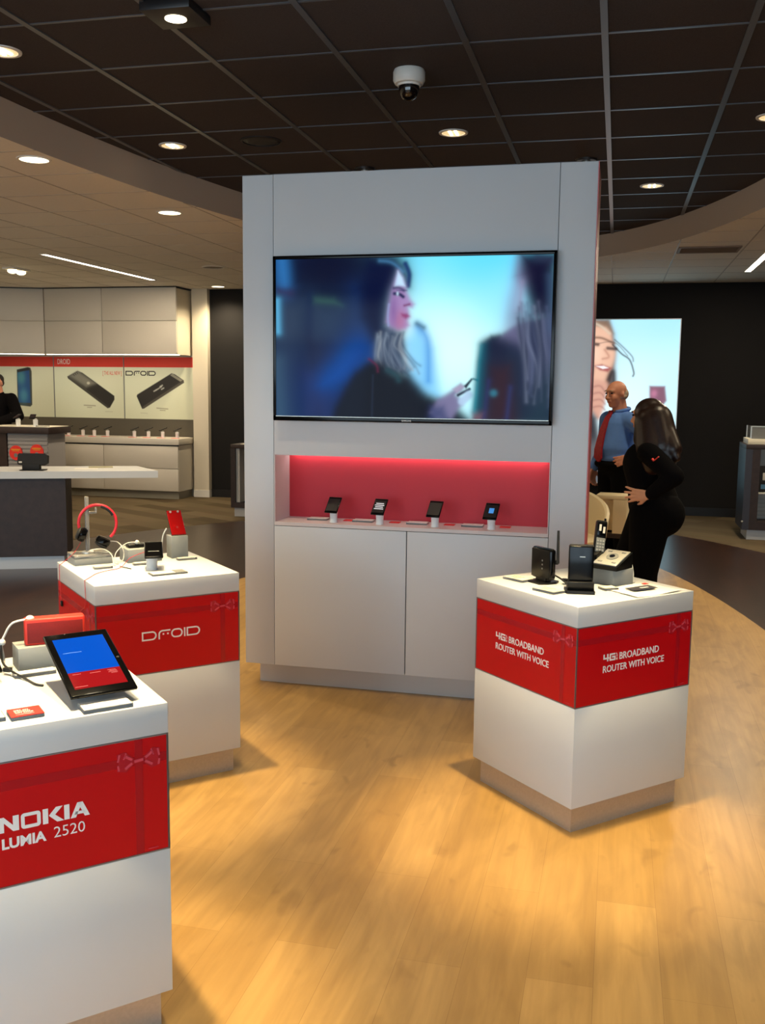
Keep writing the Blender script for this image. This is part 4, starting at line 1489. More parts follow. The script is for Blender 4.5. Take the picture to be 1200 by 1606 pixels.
# ------------------------------------------------------------------ table C: tablets and red speaker
t = thing('display_block', 'grey display block under the red speaker, nearest table', 'display block', (-1.497, 2.262, ZK), R45)
MB().bb(-.055, .115, -.04, .04, 0, .062, bev=.002).build('block', M['grey'], t)
t = thing('portable_speaker', 'orange red box speaker standing on the grey block', 'speaker', (-1.455, 2.285, ZK + .062), math.radians(37))
MB().box((0, 0, .036), (.155, .04, .072), bev=.006, seg=3).build('body', M['orange'], t)
MB().box((0, -.0202, .034), (.142, .002, .056), bev=.0008).build('grille', mat('red_mesh', rgb(122, 8, 10), .7, noise=.2, nscale=600), t)
tag(MB().tube([(-1.502, 2.242, ZK + .132), (-1.535, 2.215, ZK + .125), (-1.555, 2.205, ZK + .09), (-1.56, 2.20, ZK + .07), (-1.558, 2.205, ZK + .03), (-1.555, 2.195, ZK + .003)], .003).ball((-1.501, 2.243, ZK + .134), (.011, .011, .008)).ball((-1.558, 2.2, ZK + .075), .009).build('white_cord', M['cordwhite']), 'white security cord with a round pad, stuck on the red speaker', 'cord')
tag(MB().tube([(-1.555, 2.19, ZK + .07), (-1.545, 2.18, ZK + .03), (-1.52, 2.165, ZK + .018), (-1.49, 2.15, ZK + .012), (-1.44, 2.13, ZK + .004), (-1.40, 2.105, ZK + .003), (-1.375, 2.10, ZK + .003)], .003).box((-1.52, 2.165, ZK + .014), (.022, .014, .012), bev=.003).build('black_cord', M['cordblack']), 'black cord with a small connector beside the red speaker block', 'cord')
price_holder(-1.455, 2.185, ZK, R45, 'clear price card block in front of the red speaker', .105, .034, 'price cards on the tablet table', cardmat=M['paper'])


def tablet(bl, br, tl, label, screen=True):
    bl, br, tl = Vector(bl), Vector(br), Vector(tl)
    u = (br - bl)
    W = u.length
    u.normalize()
    v = (tl - bl)
    v = v - u * v.dot(u)
    H = v.length
    v.normalize()
    n = u.cross(v)
    t = thing('tablet', label, 'tablet', bl, 0)
    m = Matrix((u, v, n)).transposed().to_4x4()
    MB().box((W / 2, H / 2, -.0045), (W, H, .009), m=m, bev=.0035, seg=3).build('body', M['gloss'], t)
    if screen:
        bw, bh = .017, .026
        sw, sh = W - 2 * bw, H - 2 * bh
        blue = mat('screen_blue', rgb(2, 20, 60), .1, spec=.2, emit=rgb(2, 84, 204), estr=.95)
        redm = mat('screen_red', rgb(60, 5, 8), .1, emit=rgb(150, 18, 22), estr=1.0)
        pale = mat('screen_text', rgb(60, 90, 140), .1, emit=rgb(50, 116, 214), estr=.8)
        pale2 = mat('screen_text_red', rgb(120, 60, 60), .1, emit=rgb(188, 92, 92), estr=.8)
        MB().box((W / 2, bh + sh * .655, .0003), (sw, sh * .69, .0006), m=m).build('screen_top', blue, t, 'blue upper part of the screen')
        MB().box((W / 2, bh + sh * .155, .0003), (sw, sh * .31, .0006), m=m).build('screen_bottom', redm, t, 'red lower part of the screen')
        MB().box((bw + sw * .26, bh + sh * .70, .0009), (.045, .0024, .0005), m=m).build('screen_text', pale, t)
        for (a_, b_, c_) in ((.15, .27, .02), (.5, .26, .026), (.82, .27, .02), (.84, .25, .018), (.83, .23, .022), (.85, .21, .016), (.14, .035, .03)):
            MB().box((bw + sw * a_, bh + sh * b_, .0009), (c_, .0018, .0005), m=m).build('screen_text', pale2, t)
        MB().cyl((W - .009, H * .5, 0), (W - .009, H * .5, .0008), .004, m=m).build('home_button', M['trimdark'], t)
    return t


tb_bl, tb_br, tb_tl = (-1.207, 1.952, .876), (-1.096, 2.068, .876), (-1.388, 2.124, .966)
tablet(tb_bl, tb_br, tb_tl, 'black tablet with blue and red screen, tilted on the nearest table')
st = thing('tablet_stand', 'clear easel block holding the blue and red tablet', 'tablet stand', (-1.232, 2.085, ZK), R45)
MB().prism([(-.03, 0), (.028, 0), (.028, .012), (-.03, .038)], -.05, .05, m=Matrix(((0, 0, -1, 0), (-1, 0, 0, 0), (0, 1, 0, 0), (0, 0, 0, 1)))).build('easel', M['acrylic'], st)
MB().cyl((0, .0, 0), (0, .0, .03), .028).build('puck', M['stand'], st)
price_holder(-1.146, 2.000, ZK, R45, 'white price card block under the front edge of the tablet', .115, .06, 'price cards on the tablet table', cardmat=M['paper'])
tablet((-1.600, 1.985, .876), (-1.489, 2.101, .876), (-1.785, 2.16, .966), 'black tablet cut off by the left edge of the photo', False)
st2 = thing('tablet_stand', 'clear easel block under the tablet at the left photo edge', 'tablet stand', (-1.628, 2.115, ZK), R45)
MB().prism([(-.03, 0), (.028, 0), (.028, .012), (-.03, .038)], -.05, .05, m=Matrix(((0, 0, -1, 0), (-1, 0, 0, 0), (0, 1, 0, 0), (0, 0, 0, 1)))).build('easel', M['acrylic'], st2)
MB().cyl((0, .0, 0), (0, .0, .03), .028).build('puck', M['stand'], st2)
t = thing('gift_card', 'red card with white lettering on the nearest table', 'card', (-1.292, 1.900, ZK), R45)
MB().bb(-.036, .036, -.03, .03, 0, .008, bev=.001).build('block', M['acrylic'], t)
MB().bb(-.036, .036, -.03, .03, .0085, .010).build('card', M['redcard'], t)
f = MB()
for k, s in enumerate(('GET AN', 'INSTANT', 'GIFT CARD')):
    f.mesh(text_mesh(s, .0062, .032 + .004 * k, offset=.03, depth=.0004), Matrix.Translation((-.024, .010 - .0095 * k, .0101)))
f.box((-.004, -.018, .0103), (.04, .0012, .0004))
f.build('lettering', M['letter'], t)
price_holder(-1.37, 1.835, ZK, R45, 'white price card block cut off by the left photo edge', .11, .055, 'price cards on the tablet table', cardmat=M['paper'])

# ------------------------------------------------------------------ left display wall
YW = 12.93          # poster plane
YC = 12.45          # cabinet front plane
ZT = 2.0
wall_u = thing('wall_cabinet', 'warm white wall cupboards above the phone posters', 'cupboard', (0, 0, 0))
cabx = [-7.93, -7.03, -5.905]
for a, b in zip(cabx, cabx[1:]):
    MB().bb(a + .004, b - .004, YC, YC + .02, ZT + .47, 2.915, bev=.002).build('door', M['cab'], wall_u)
    MB().bb(a + .004, b - .004, YC, YC + .02, ZT + .01, ZT + .462, bev=.002).build('door', M['cab'], wall_u)
MB().bb(-7.93, -5.905, YC + .021, 12.94, ZT + .008, 2.905).build('carcass', M['wallcream'], wall_u)
MB().bb(-7.93, -5.9, YC - .01, 12.94, 2.9155, CEIL_W - .001).build('reveal_shade', M['trimdark'], wall_u, 'dark shadow strip under the ceiling')  # dark strip stands in for the shade in the ceiling reveal
MB().bb(-7.93, -5.905, YC + .03, YC + .09, ZT + .002, ZT + .008).build('led_strip', M['ledwarm'], wall_u)
# angled continuation to the left
AW = math.radians(200)
segx, segy = math.cos(AW), math.sin(AW)
wl = thing('wall_cabinet', 'angled warm white wall cupboards at the left photo edge', 'cupboard', (-7.93, YC, 0), AW - PI)
MB().bb(-1.9, -.006, 0, .02, ZT + .47, 2.915, bev=.002).build('door', M['cab'], wl)
MB().bb(-1.9, -.006, 0, .02, ZT + .01, ZT + .462, bev=.002).build('door', M['cab'], wl)
MB().prism([(-1.9, .021), (-.006, .021), (-.18, .50), (-1.9, .50)], ZT + .008, 2.905).build('carcass', M['wallcream'], wl)
MB().bb(-1.9, -.006, -.01, .3, 2.9155, CEIL_W - .001).build('reveal_shade', M['trimdark'], wl)
MB().bb(-1.9, -.03, .03, .09, ZT + .002, ZT + .008).build('led_strip', M['ledwarm'], wl)

PX = [-9.25, -8.105, -6.97, -5.87]
PZ0, PZ1 = 1.10, 1.985
pm = vcol_mat('glowing_poster_print', .12, rough=.5)  # faint emission makes the prints look lit, no lamp behind them
plabels = ['poster of an upright blue screened phone behind the salesman', 'poster of a dark phone slanting down to the right', 'poster of a dark phone slanting up to the right']
for i in range(3):
    x0, x1 = PX[i] + .008, PX[i + 1] - .008
    t = thing('poster', plabels[i], 'poster', ((x0 + x1) / 2, YW, PZ0), 0, 'phone posters on the display wall')
    hw = (x1 - x0) / 2
    H = PZ1 - PZ0
    MB().bb(-hw, hw, 0, .018, 0, H).build('backing', M['cab'], t)
    cv = Canvas(210, 150, 2 * hw / (H - .145))

    def W_(x, y):       # photo pixels to poster u, v
        l = (0 - 30, 82.5, 193)[i]
        r = (82.5, 193, 304.5)[i]
        return ((x - l) / (r - l), (y - (575.5)) / 80.5)

    def Z1(*pts):
        return [W_(p[0] / 3.75, 530 + p[1] / 3.75) for p in pts]
    cv.grad([(0, 0, .5, (206, 212, 186)), (.5, .4, .5, (214, 216, 188)), (1, 1, .5, (188, 188, 158)), (0, 1, .5, (192, 192, 160))])
    if i == 0:
        cv.poly(Z1((82, 190), (150, 174), (168, 178), (175, 200), (172, 400), (160, 412), (90, 405), (80, 390)), (60, 66, 62), .006)
        cv.poly(Z1((86, 205), (160, 190), (162, 390), (88, 388)), (24, 74, 128), .006)
        cv.ell(*Z1((108, 235))[0], .05, .12, (80, 150, 150), .06, .7)
        cv.ell(*Z1((120, 345))[0], .05, .12, (80, 150, 170), .06, .7)
        cv.poly(Z1((84, 190), (160, 176), (162, 192), (86, 206)), (34, 36, 36), .006)
    if i == 1:
        cv.poly(Z1((388, 228), (450, 194), (480, 205), (668, 340), (668, 362), (640, 410), (626, 414), (392, 240)), (34, 32, 28), .006)
        cv.poly(Z1((388, 228), (392, 240), (626, 414), (632, 404), (402, 226)), (60, 58, 50), .004, .8)
        cv.poly(Z1((400, 225), (452, 196), (560, 268), (500, 290)), (132, 130, 116), .04, .8)
        cv.ell(*Z1((514, 266))[0], .022, .026, (186, 184, 166), .008)
        for a_ in range(3):
            cv.line(Z1((425 + a_ * 10, 215 - a_ * 6), (432 + a_ * 10, 224 - a_ * 6)), .012, (40, 40, 36), .006)
        cv.line(Z1((485, 398), (552, 400)), .018, (124, 116, 92), .008, .8, 0)
        cv.line(Z1((505, 410), (530, 410)), .014, (124, 116, 92), .008, .8, 0)
        cv.line(Z1((612, 434), (655, 434)), .008, (140, 132, 108), .006, .6, 0)
    if i == 2:
        cv.poly(Z1((796, 340), (800, 330), (1010, 204), (1030, 210), (1082, 244), (1084, 258), (840, 412), (828, 414)), (34, 31, 27), .006)
        cv.poly(Z1((828, 414), (840, 412), (1084, 258), (1080, 244), (836, 398)), (76, 72, 62), .004, .8)
        cv.poly(Z1((1002, 216), (1014, 206), (1076, 244), (1062, 252)), (150, 146, 128), .006, .8)
        for a_, b_ in ((902, 310), (916, 302), (935, 290), (948, 298), (940, 282)):
            cv.line(Z1((a_, b_), (a_ + 14, b_ - 8)), .018, (190, 190, 178), .008, .9, 0)
        cv.line(Z1((918, 408), (984, 412)), .018, (124, 116, 92), .008, .8, 0)
        cv.line(Z1((938, 420), (968, 421)), .014, (124, 116, 92), .008, .8, 0)
        cv.line(Z1((820, 438), (860, 440)), .008, (140, 132, 108), .006, .6, 0)
    cv.build('print', (-hw, -.001, H - .145), (2 * hw, 0, 0), (0, 0, -(H - .145)), pm, t)
    MB().bb(-hw, hw, -.002, 0, H - .145, H).build('red_band', M['posterred'], t, 'red band across the top')
    L = MB()
    mf = face_frame((-hw, -.002, 0), (1, 0, 0))
    if i == 1:
        L.mesh(text_mesh('DROID', .075, .205, offset=.0), mf @ Matrix.Translation((.06, H - .107, 0)))
        L.build('lettering', M['letter'], t)
        L = MB()
        L.mesh(text_mesh('[ THE ALL NEW ]', .072, .30, offset=.0), mf @ Matrix.Translation((.79, H - .275, -.0005)))
        L.build('lettering', M['posterred'], t, 'thin red lettering')
    elif i == 2:
        robot_letters(L, mf @ Matrix.Translation((0, 0, -.0005)), .02, H - .265, .47, .068, .014)
        L.build('lettering', M['matte'], t, 'dark wide lettering')
    else:
        L.bm.free()
fr = MB()
for x in (-8.105, -6.97):
    fr.bb(x - .006, x + .006, YW - .006, YW + .012, PZ0, PZ1)
struct(fr.build('trim_3', M['keypad']))
struct(MB().bb(-5.872, -5.862, YW - .03, YW + .02, .85, 2.0).build('trim_4', M['trimw']))
struct(MB().bb(-9.4, -5.872, YW + .002, YW + .018, .85, PZ0).build('trim_5', M['backsplash']))

wc = thing('wall_counter', 'long warm white counter with drawers under the phone posters', 'counter', (0, 0, 0))
MB().bb(-9.4, -5.885, 12.42, YW, .765, .85, bev=.003).build('countertop', M['cab'], wc)
MB().bb(-9.4, -5.905, 12.46, YW, .11, .755).build('carcass', M['cab'], wc)
MB().bb(-9.4, -5.905, 12.452, 12.47, .746, .765).build('shadow_gap', M['gap'], wc)
dx = [-9.2, -8.1, -7.05, -5.905]
for a, b in zip(dx, dx[1:]):
    MB().bb(a + .004, b - .004, 12.44, 12.459, .435, .742, bev=.002).build('drawer', M['cab'], wc)
    MB().bb(a + .004, b - .004, 12.44, 12.459, .115, .425, bev=.002).build('drawer', M['cab'], wc)
MB().bb(-9.4, -5.93, 12.5, YW, 0, .11).build('plinth', mat('counter_plinth', rgb(150, 144, 128), .6), wc)
ord8 = ['first', 'second', 'third', 'fourth', 'fifth', 'sixth', 'seventh', 'last']
for i, px in enumerate((-7.70, -7.47, -7.29, -7.08, -6.66, -6.44, -6.22, -6.00)):
    yy = 12.62
    phone_stand(px, yy, .85, f'white post on the counter below the posters, {ord8[i]} of eight from the left', .026, .085, 'phone stands below the posters')
    phone((px - .05, yy - .01, .85 + .093), math.radians(-60), f'dark phone on the counter below the posters, {ord8[i]} of eight from the left', math.radians(22), .06, .12, .009, 'dark', 'phones below the posters')
    o = tag(MB().box((0, 0, .002), (.11, .05, .004), bev=.001).build('red_card', M['redcard']), f'small red card at the foot of the {ord8[i]} white post below the posters', 'card', 'red cards below the posters')
    o.location = (px, yy - .065, .85)

# ------------------------------------------------------------------ left service counter (white slab on a dark base)
sc_ = thing('service_counter', 'white slab counter on a dark brown base, at left', 'counter', (0, 0, 0))
A, B, C_, D_ = Vector((-6.24, 6.672)), Vector((-3.875, 7.755)), Vector((-4.29, 8.165)), Vector((-6.55, 7.13))
MB().prism([A, B, C_, D_], .79, .85).build('countertop', M['white'], sc_)
un = (B - A).normalized()
nn = Vector((-un.y, un.x))
# base under the left two thirds
b0 = A + nn * .03
bend = A + un * 1.82 + nn * .03
bback = D_ - nn * .05 + un * .05
bb2 = bend + nn * .42
MB().prism([b0, bend, bb2, b0 + nn * .42], .11, .789).build('base', M['darkwood'], sc_)
MB().prism([b0 + nn * .03, bend + nn * .03 - un * .03, bb2 - nn * .03 - un * .03, b0 + nn * .39], 0, .109).build('plinth', M['plinth'], sc_)
yaw_c = math.atan2(un.y, un.x)
t = thing('payment_terminal', 'black terminal on a stand, seen from behind, on the white slab counter', 'terminal', (-4.89, 7.44, .85), math.radians(14))
mt = Matrix.Translation((0, 0, .045)) @ Matrix.Rotation(math.radians(-12), 4, 'X')
MB().prism([(-.12, 0), (.09, 0), (.125, .02), (.125, .085), (.10, .098), (-.12, .098), (-.13, .085), (-.13, .012)], -.025, .025, m=mt @ Matrix.Rotation(PI / 2, 4, 'X')).build('head', M['matte'], t)
MB().box((-.015, 0, .03), (.15, .06, .06), bev=.008).build('neck', M['matte'], t)
MB().box((0, 0, .004), (.20, .13, .008), bev=.003).build('foot', M['black'], t)
MB().box((-.10, -.034, .072), (.026, .003, .014)).build('sticker', M['whitepack'], t)
o = tag(MB().box((0, 0, .001), (.2, .14, .002)).build('paper_sheet', M['paper']), 'white paper sheet on the slab counter right of the black terminal', 'paper')
o.location = (-4.55, 7.72, .85)
o.rotation_euler = (0, 0, yaw_c)
o = tag(MB().box((0, 0, .0015), (.21, .15, .003)).build('leaflet', mat('olive_leaflet', rgb(160, 152, 110), .6)), 'olive printed leaflet near the back edge of the slab counter', 'leaflet')
o.location = (-4.52, 7.92, .85)
o.rotation_euler = (0, 0, yaw_c + .1)

# ------------------------------------------------------------------ gondola with the salesman (far left)
gd = thing('display_counter', 'dark topped counter with grey slatted end, at far left', 'counter', (0, 0, 0))
GXR, GYF, GYB = -6.68, 10.5, 11.0
MB().bb(-8.6, GXR, GYF, GYB, .985, 1.065, bev=.003).build('countertop', M['darkwood'], gd)
MB().bb(-8.58, GXR - .02, GYF + .02, GYB - .02, 1.0655, 1.069).build('top_inlay', M['cream'], gd)
MB().bb(-8.55, -7.285, GYF + .03, GYB - .03, .1, .985).build('carcass', M['darkwood'], gd)
MB().bb(-7.285, GXR - .05, GYF + .06, GYB - .06, .1, .985).build('slat_panel', M['slat'], gd)
f = MB()
for k in range(18):
    f.bb(-7.28, GXR - .055, GYF + .05, GYF + .06, .13 + k * .048, .155 + k * .048)
f.build('slat', M['slat'], gd)
MB().bb(-8.5, GXR - .08, GYF + .08, GYB - .08, 0, .1).build('plinth', M['plinth'], gd)
for x, z, l in ((-7.165, .745, 'left'), (-6.875, .765, 'right')):
    t = thing('gift_tag_pack', f'round red gift card pack with gold print, {l} of the pair on the grey slats', 'gift pack', (x, GYF + .05, z), 0, 'round red packs on the slats')
    MB().cyl((0, 0, 0), (0, -.012, 0), .09, seg=36).build('disc', M['redcard'], t)
    MB().box((0, -.013, .04), (.12, .002, .014)).box((0, -.013, .022), (.09, .002, .008)).build('print', M['goldtext'], t)
    MB().cyl((0, -.012, -.03), (0, -.014, -.03), .025).build('print', M['keypad'], t)
for x, l in ((-7.17, 'left'), (-6.93, 'right')):
    phone_stand(x, 10.62, 1.069, f'white phone post on the dark topped counter, {l} of the salesman hand', .03, .085, 'phone posts on the dark topped counter')
    phone((x - .035, 10.60, 1.069 + .092), math.radians(20 if l == 'right' else -20), f'small phone tilted on the {l} white post of the dark topped counter', math.radians(30), .07, .1, .009, 'dark', 'phones on the dark topped counter')
o = tag(MB().box((0, 0, .008), (.14, .09, .016), bev=.003).build('price_card_holder', M['acrylic']), 'low clear card block at the right end of the dark topped counter', 'price card')
o.location = (-6.82, 10.6, 1.069)

# ------------------------------------------------------------------ gondola left of the tower
g2_ = thing('display_counter', 'dark framed counter with pale inner shelves, just left of the tower', 'counter', (-4.555, 11.05, 0))
MB().bb(0, 1.6, 0, .5, .835, .885, bev=.003).build('countertop', M['darkwood'], g2_)
MB().bb(.12, 1.55, .03, .45, .8855, .892).build('top_inlay', M['cream'], g2_)
MB().bb(0, .06, 0, .5, .11, .835).build('end_post', M['darkwood'], g2_)
MB().bb(.06, 1.6, .0, .5, .11, .175).build('bottom_rail', M['darkwood'], g2_)
MB().bb(.0605, .105, .03, .45, .176, .834).build('inner_side', M['whitepack'], g2_)
MB().bb(.106, 1.55, .30, .32, .176, .834).build('back_panel', M['slat'], g2_)
MB().bb(.03, 1.55, .04, .46, 0, .11).build('plinth', M['plinth'], g2_)
for z, n_, mm in ((.62, 'dark boxed accessory hanging in the counter left of the tower', M['matte']), (.36, 'blue boxed accessory hanging in the counter left of the tower', M['bluepack'])):
    t = thing('accessory_pack', n_, 'package', (-4.555 + .19, 11.05 + .285, z), 0, 'accessory packs in the counter left of the tower')
    MB().box((0, 0, 0), (.1, .028, .17), bev=.003).build('box', M['whitepack'], t)
    MB().box((0, -.015, -.01), (.085, .003, .11)).build('front', mm, t)
    MB().tube([(0, .015, .07), (0, .0, .085), (0, -.02, .085)], .003).build('hanger', M['silver'], t)

# ------------------------------------------------------------------ gondola at the right edge
g3_ = thing('display_counter', 'dark framed display counter with clear box on top, at right edge', 'counter', (1.36, 11.0, 0))
MB().bb(0, 1.3, 0, .6, .98, 1.03, bev=.003).build('countertop', M['darkwood'], g3_)
MB().bb(0, .07, 0, .6, .11, .98).build('end_panel', mat('dark_blue_end', rgb(48, 46, 54), .4), g3_)
MB().bb(.0705, .15, .0, .06, .11, .98).build('post', M['darkwood'], g3_)
MB().bb(.15, 1.3, 0, .58, .11, .2).build('bottom_rail', M['darkwood'], g3_)
MB().bb(.15, 1.3, .3, .32, .2, .98).build('back_panel', M['whitepack'], g3_)
MB().bb(.15, 1.3, .03, .3, .5, .512).build('shelf', M['whitepack'], g3_)
f = MB()
for k in range(5):
    f.bb(.15, 1.3, .27, .3, .215 + k * .045, .24 + k * .045)
f.build('slat', M['whitepack'], g3_)
MB().bb(.06, 1.3, .05, .55, 0, .11).build('plinth', M['plinth'], g3_)
MB().ball((.0, -.008, .2), (.012, .008, .012)).build('knob', M['silver'], g3_)
t = thing('acrylic_box', 'clear box on a pale tray, on the right edge counter', 'display box', (1.68, 11.25, 1.03), 0)
MB().bb(-.30, .4, -.2, .2, 0, .06, bev=.003).build('tray', M['cream'], t)
MB().bb(-.27, .38, -.17, .17, .0605, .19).build('box', M['acrylic'], t)
f = MB()
for (xx, yy) in ((-.27, -.17), (-.27, .17), (.38, -.17), (.38, .17)):
    f.bb(xx - .006, xx + .006, yy - .006, yy + .006, .0605, .192)
f.bb(-.276, .386, -.176, -.164, .186, .194)
f.build('edge', M['silver'], t)
t = thing('accessory_pack', 'dark and blue boxed accessory in the upper bay of the right edge counter', 'package', (1.36 + .22, 11.14, .512), 0)
MB().box((0, 0, .14), (.12, .05, .28), bev=.003).build('box', M['matte'], t)
MB().box((0, -.026, .17), (.04, .003, .08), bev=.001).build('picture', M['whitepack'], t)
MB().box((.01, -.026, .06), (.09, .003, .05)).build('stripe', M['bluepack'], t)

# ------------------------------------------------------------------ lit wall picture
LX0, LX1, LZ0, LZ1 = -1.0, .727, .40, 2.474
LY = 12.85
t = thing('lightbox', 'tall lit wall picture of a smiling woman on the black back wall', 'lightbox', (0, 0, 0))
MB().bb(LX0 - .012, LX1 + .012, LY + .004, BACK_Y, LZ0 - .012, LZ1 + .012).build('frame', M['silver'], t)
c = Canvas(330, 400, (LX1 - LX0) / (LZ1 - LZ0))


def LB(x, y):
    v = (y - 501.5) / 254.5
    return ((x - 848.6 + 7.8 * v) / (219.1 - 4.9 * v), v)


def lz(*pts):       # points read on an enlarged view
    return [LB(840 + p[0] * .3114, 420 + p[1] * .3114) for p in pts]


c.grad([(.55, .05, .2, (150, 216, 240)), (.9, .03, .15, (128, 206, 240)), (.8, .3, .25, (206, 244, 250)), (.65, .55, .25, (240, 250, 252)), (.98, .4, .12, (160, 228, 248)), (.95, .85, .2, (140, 220, 245)), (.2, .3, .3, (170, 220, 235))])
c.poly(lz((578, 588), (655, 588), (662, 660), (640, 690), (578, 680)), (118, 60, 84), .008, .95)
c.ell(*lz((600, 625))[0], .02, .02, (190, 120, 150), .015, .8)
# hair behind
c.poly(lz((100, 262), (370, 262), (400, 330), (410, 420), (400, 600), (260, 700), (100, 700)), (84, 60, 50), .02, 1)
c.poly(lz((120, 330), (200, 265), (330, 275), (380, 300), (395, 380), (408, 420), (400, 470), (375, 530), (355, 575), (300, 600), (150, 600), (120, 450)), (222, 176, 150), .015, 1, 4)
c.poly(lz((100, 262), (380, 262), (398, 330), (360, 300), (300, 290), (200, 330), (100, 480)), (120, 96, 78), .015, .9)
c.line(lz((270, 268), (330, 290), (380, 330)), .012, (206, 190, 168), .008, .8)
c.ell(*lz((310, 430))[0], .05, .06, (238, 200, 176), .05, .8)
c.line(lz((290, 350), (340, 352), (400, 378)), .012, (110, 76, 60), .008, .9)
c.line(lz((285, 378), (320, 384)), .02, (70, 46, 42), .008, .9, 0)
c.line(lz((370, 402), (410, 406)), .02, (60, 40, 40), .008, .9, 0)
c.line(lz((355, 410), (375, 445), (345, 455)), .01, (176, 120, 100), .01, .8)
c.poly(lz((300, 490), (340, 482), (390, 500), (370, 520), (330, 512)), (160, 82, 80), .008, 1)
c.poly(lz((312, 492), (350, 490), (372, 500), (345, 505)), (246, 240, 240), .005, 1)
c.line(lz((285, 440), (300, 500), (290, 560)), .008, (170, 120, 100), .01, .7)
c.line(lz((395, 385), (440, 430), (480, 460), (500, 520), (496, 540)), .008, (40, 34, 40), .006, .95)
c.line(lz((405, 360), (440, 390), (490, 440), (498, 466)), .006, (60, 54, 60), .006, .8)
c.line(lz((300, 385), (400, 372), (470, 440)), .004, (90, 70, 64), .005, .7)
c.line(lz((375, 560), (395, 520), (400, 580)), .03, (40, 30, 34), .015, .95)
c.poly(lz((150, 580), (270, 560), (330, 560), (370, 580), (360, 640), (350, 700), (320, 760), (260, 700), (150, 720)), (206, 156, 136), .015, 1, 4)
for k in range(4):
    c.line(lz((280, 600 + 34 * k), (330, 590 + 34 * k), (355, 620 + 30 * k)), .008, (150, 96, 90), .01, .7)
c.poly(lz((100, 690), (270, 690), (315, 750), (330, 860), (340, 1000), (335, 1090), (100, 1090)), (38, 36, 44), .02, 1)
c.poly(lz((265, 880), (330, 860), (336, 1090), (262, 1090)), (110, 112, 116), .05, .7)
lbm = vcol_mat('lightbox_picture', 1.25, rough=.4, black=True)
c.build('picture', (LX0, LY, LZ1), (LX1 - LX0, 0, 0), (0, 0, -(LZ1 - LZ0)), lbm, t)

# ------------------------------------------------------------------ white seats beyond the tower
t = thing('tub_chair', 'round white tub chair half hidden behind the tower', 'chair', (-.36, 7.84, 0), math.radians(15))
mb = MB()
n = 40
prev = None
bm = mb.bm
ro, ri = .33, .30
loops = []
for i in range(n + 1):
    a = math.radians(-40 + 260 * i / n)
    hgt = .50 + .29 * max(0, math.sin((i / n) * PI)) ** .7
    row = []
    for (r_, z_) in ((ro * .80, .30), (ro * .95, .40), (ro, .5 + (hgt - .5) * .3), (ro * 1.02, hgt - .01), ((ro + ri) / 2, hgt + .005), (ri, hgt - .01), (ri * .97, .45), (ri * .82, .32)):
        row.append(bm.verts.new((r_ * math.cos(a), r_ * math.sin(a), z_)))
    loops.append(row)
for a_, b_ in zip(loops, loops[1:]):
    for k in range(8):
        bm.faces.new((a_[k], a_[(k + 1) % 8], b_[(k + 1) % 8], b_[k]))
bm.faces.new(loops[0])
bm.faces.new(loops[-1][::-1])
mb.build('shell', M['chairwhite'], t)
MB().lathe([(0, .33), (.24, .33), (.27, .36), (.27, .41), (.24, .43), (0, .43)]).build('seat', M['chairwhite'], t)
MB().lathe([(0, .30), (.25, .30), (.28, .33), (0, .33)]).build('seat_base', M['chairwhite'], t)
MB().cyl((0, 0, .03), (0, 0, .3), .03).build('post', M['silver'], t)
MB().lathe([(0, 0), (.22, 0), (.22, .012), (.05, .03), (0, .03)]).build('foot', M['silver'], t)
t = thing('side_desk', 'white panelled desk behind the woman in black', 'desk', (-.02, 8.15, 0), math.radians(-8))
MB().bb(-.12, .13, 0, .22, .70, .735, bev=.003).build('desktop', M['chairwhite'], t)
MB().bb(-.11, .02, .19, .22, .42, .70).build('back_panel', M['chairwhite'], t)
MB().bb(.02, .13, .0, .22, .42, .699).build('side_panel', M['chairwhite'], t)
MB().bb(-.11, .13, .0, .06, .38, .42).build('rail', M['darkwood'], t)
for x in (-.11, .1):
    MB().bb(x, x + .03, .18, .21, 0, .42).build('leg', M['chairwhite'], t)
    MB().bb(x, x + .03, .01, .04, 0, .38).build('leg', M['chairwhite'], t)


# ------------------------------------------------------------------ people
def remeshed(mb, name, material, parent, voxel=.008, smooth=4, label=None, dec=None):
    me = mb.data('tmp')
    ob = bpy.data.objects.new('tmp', me)
    COL.objects.link(ob)
    md = ob.modifiers.new('r', 'REMESH')
    md.mode = 'VOXEL'
    md.voxel_size = voxel
    if smooth:
        ms = ob.modifiers.new('s', 'SMOOTH')
        ms.factor = .5
        ms.iterations = smooth
    dg = bpy.context.evaluated_depsgraph_get()
    dg.update()
    new = bpy.data.meshes.new_from_object(ob.evaluated_get(dg))
    bpy.data.objects.remove(ob)
    new.name = name
    new.shade_smooth()
    new.materials.clear()
    new.materials.append(material)
    o = bpy.data.objects.new(name, new)
    COL.objects.link(o)
    o.parent = parent
    if label:
        o['label'] = label
    return o


def chain(mb, pts, radii):
    for (a, b), (r0, r1) in zip(zip(pts, pts[1:]), zip(radii, radii[1:])):
        mb.cap(a, b, r0, r1)
    return mb


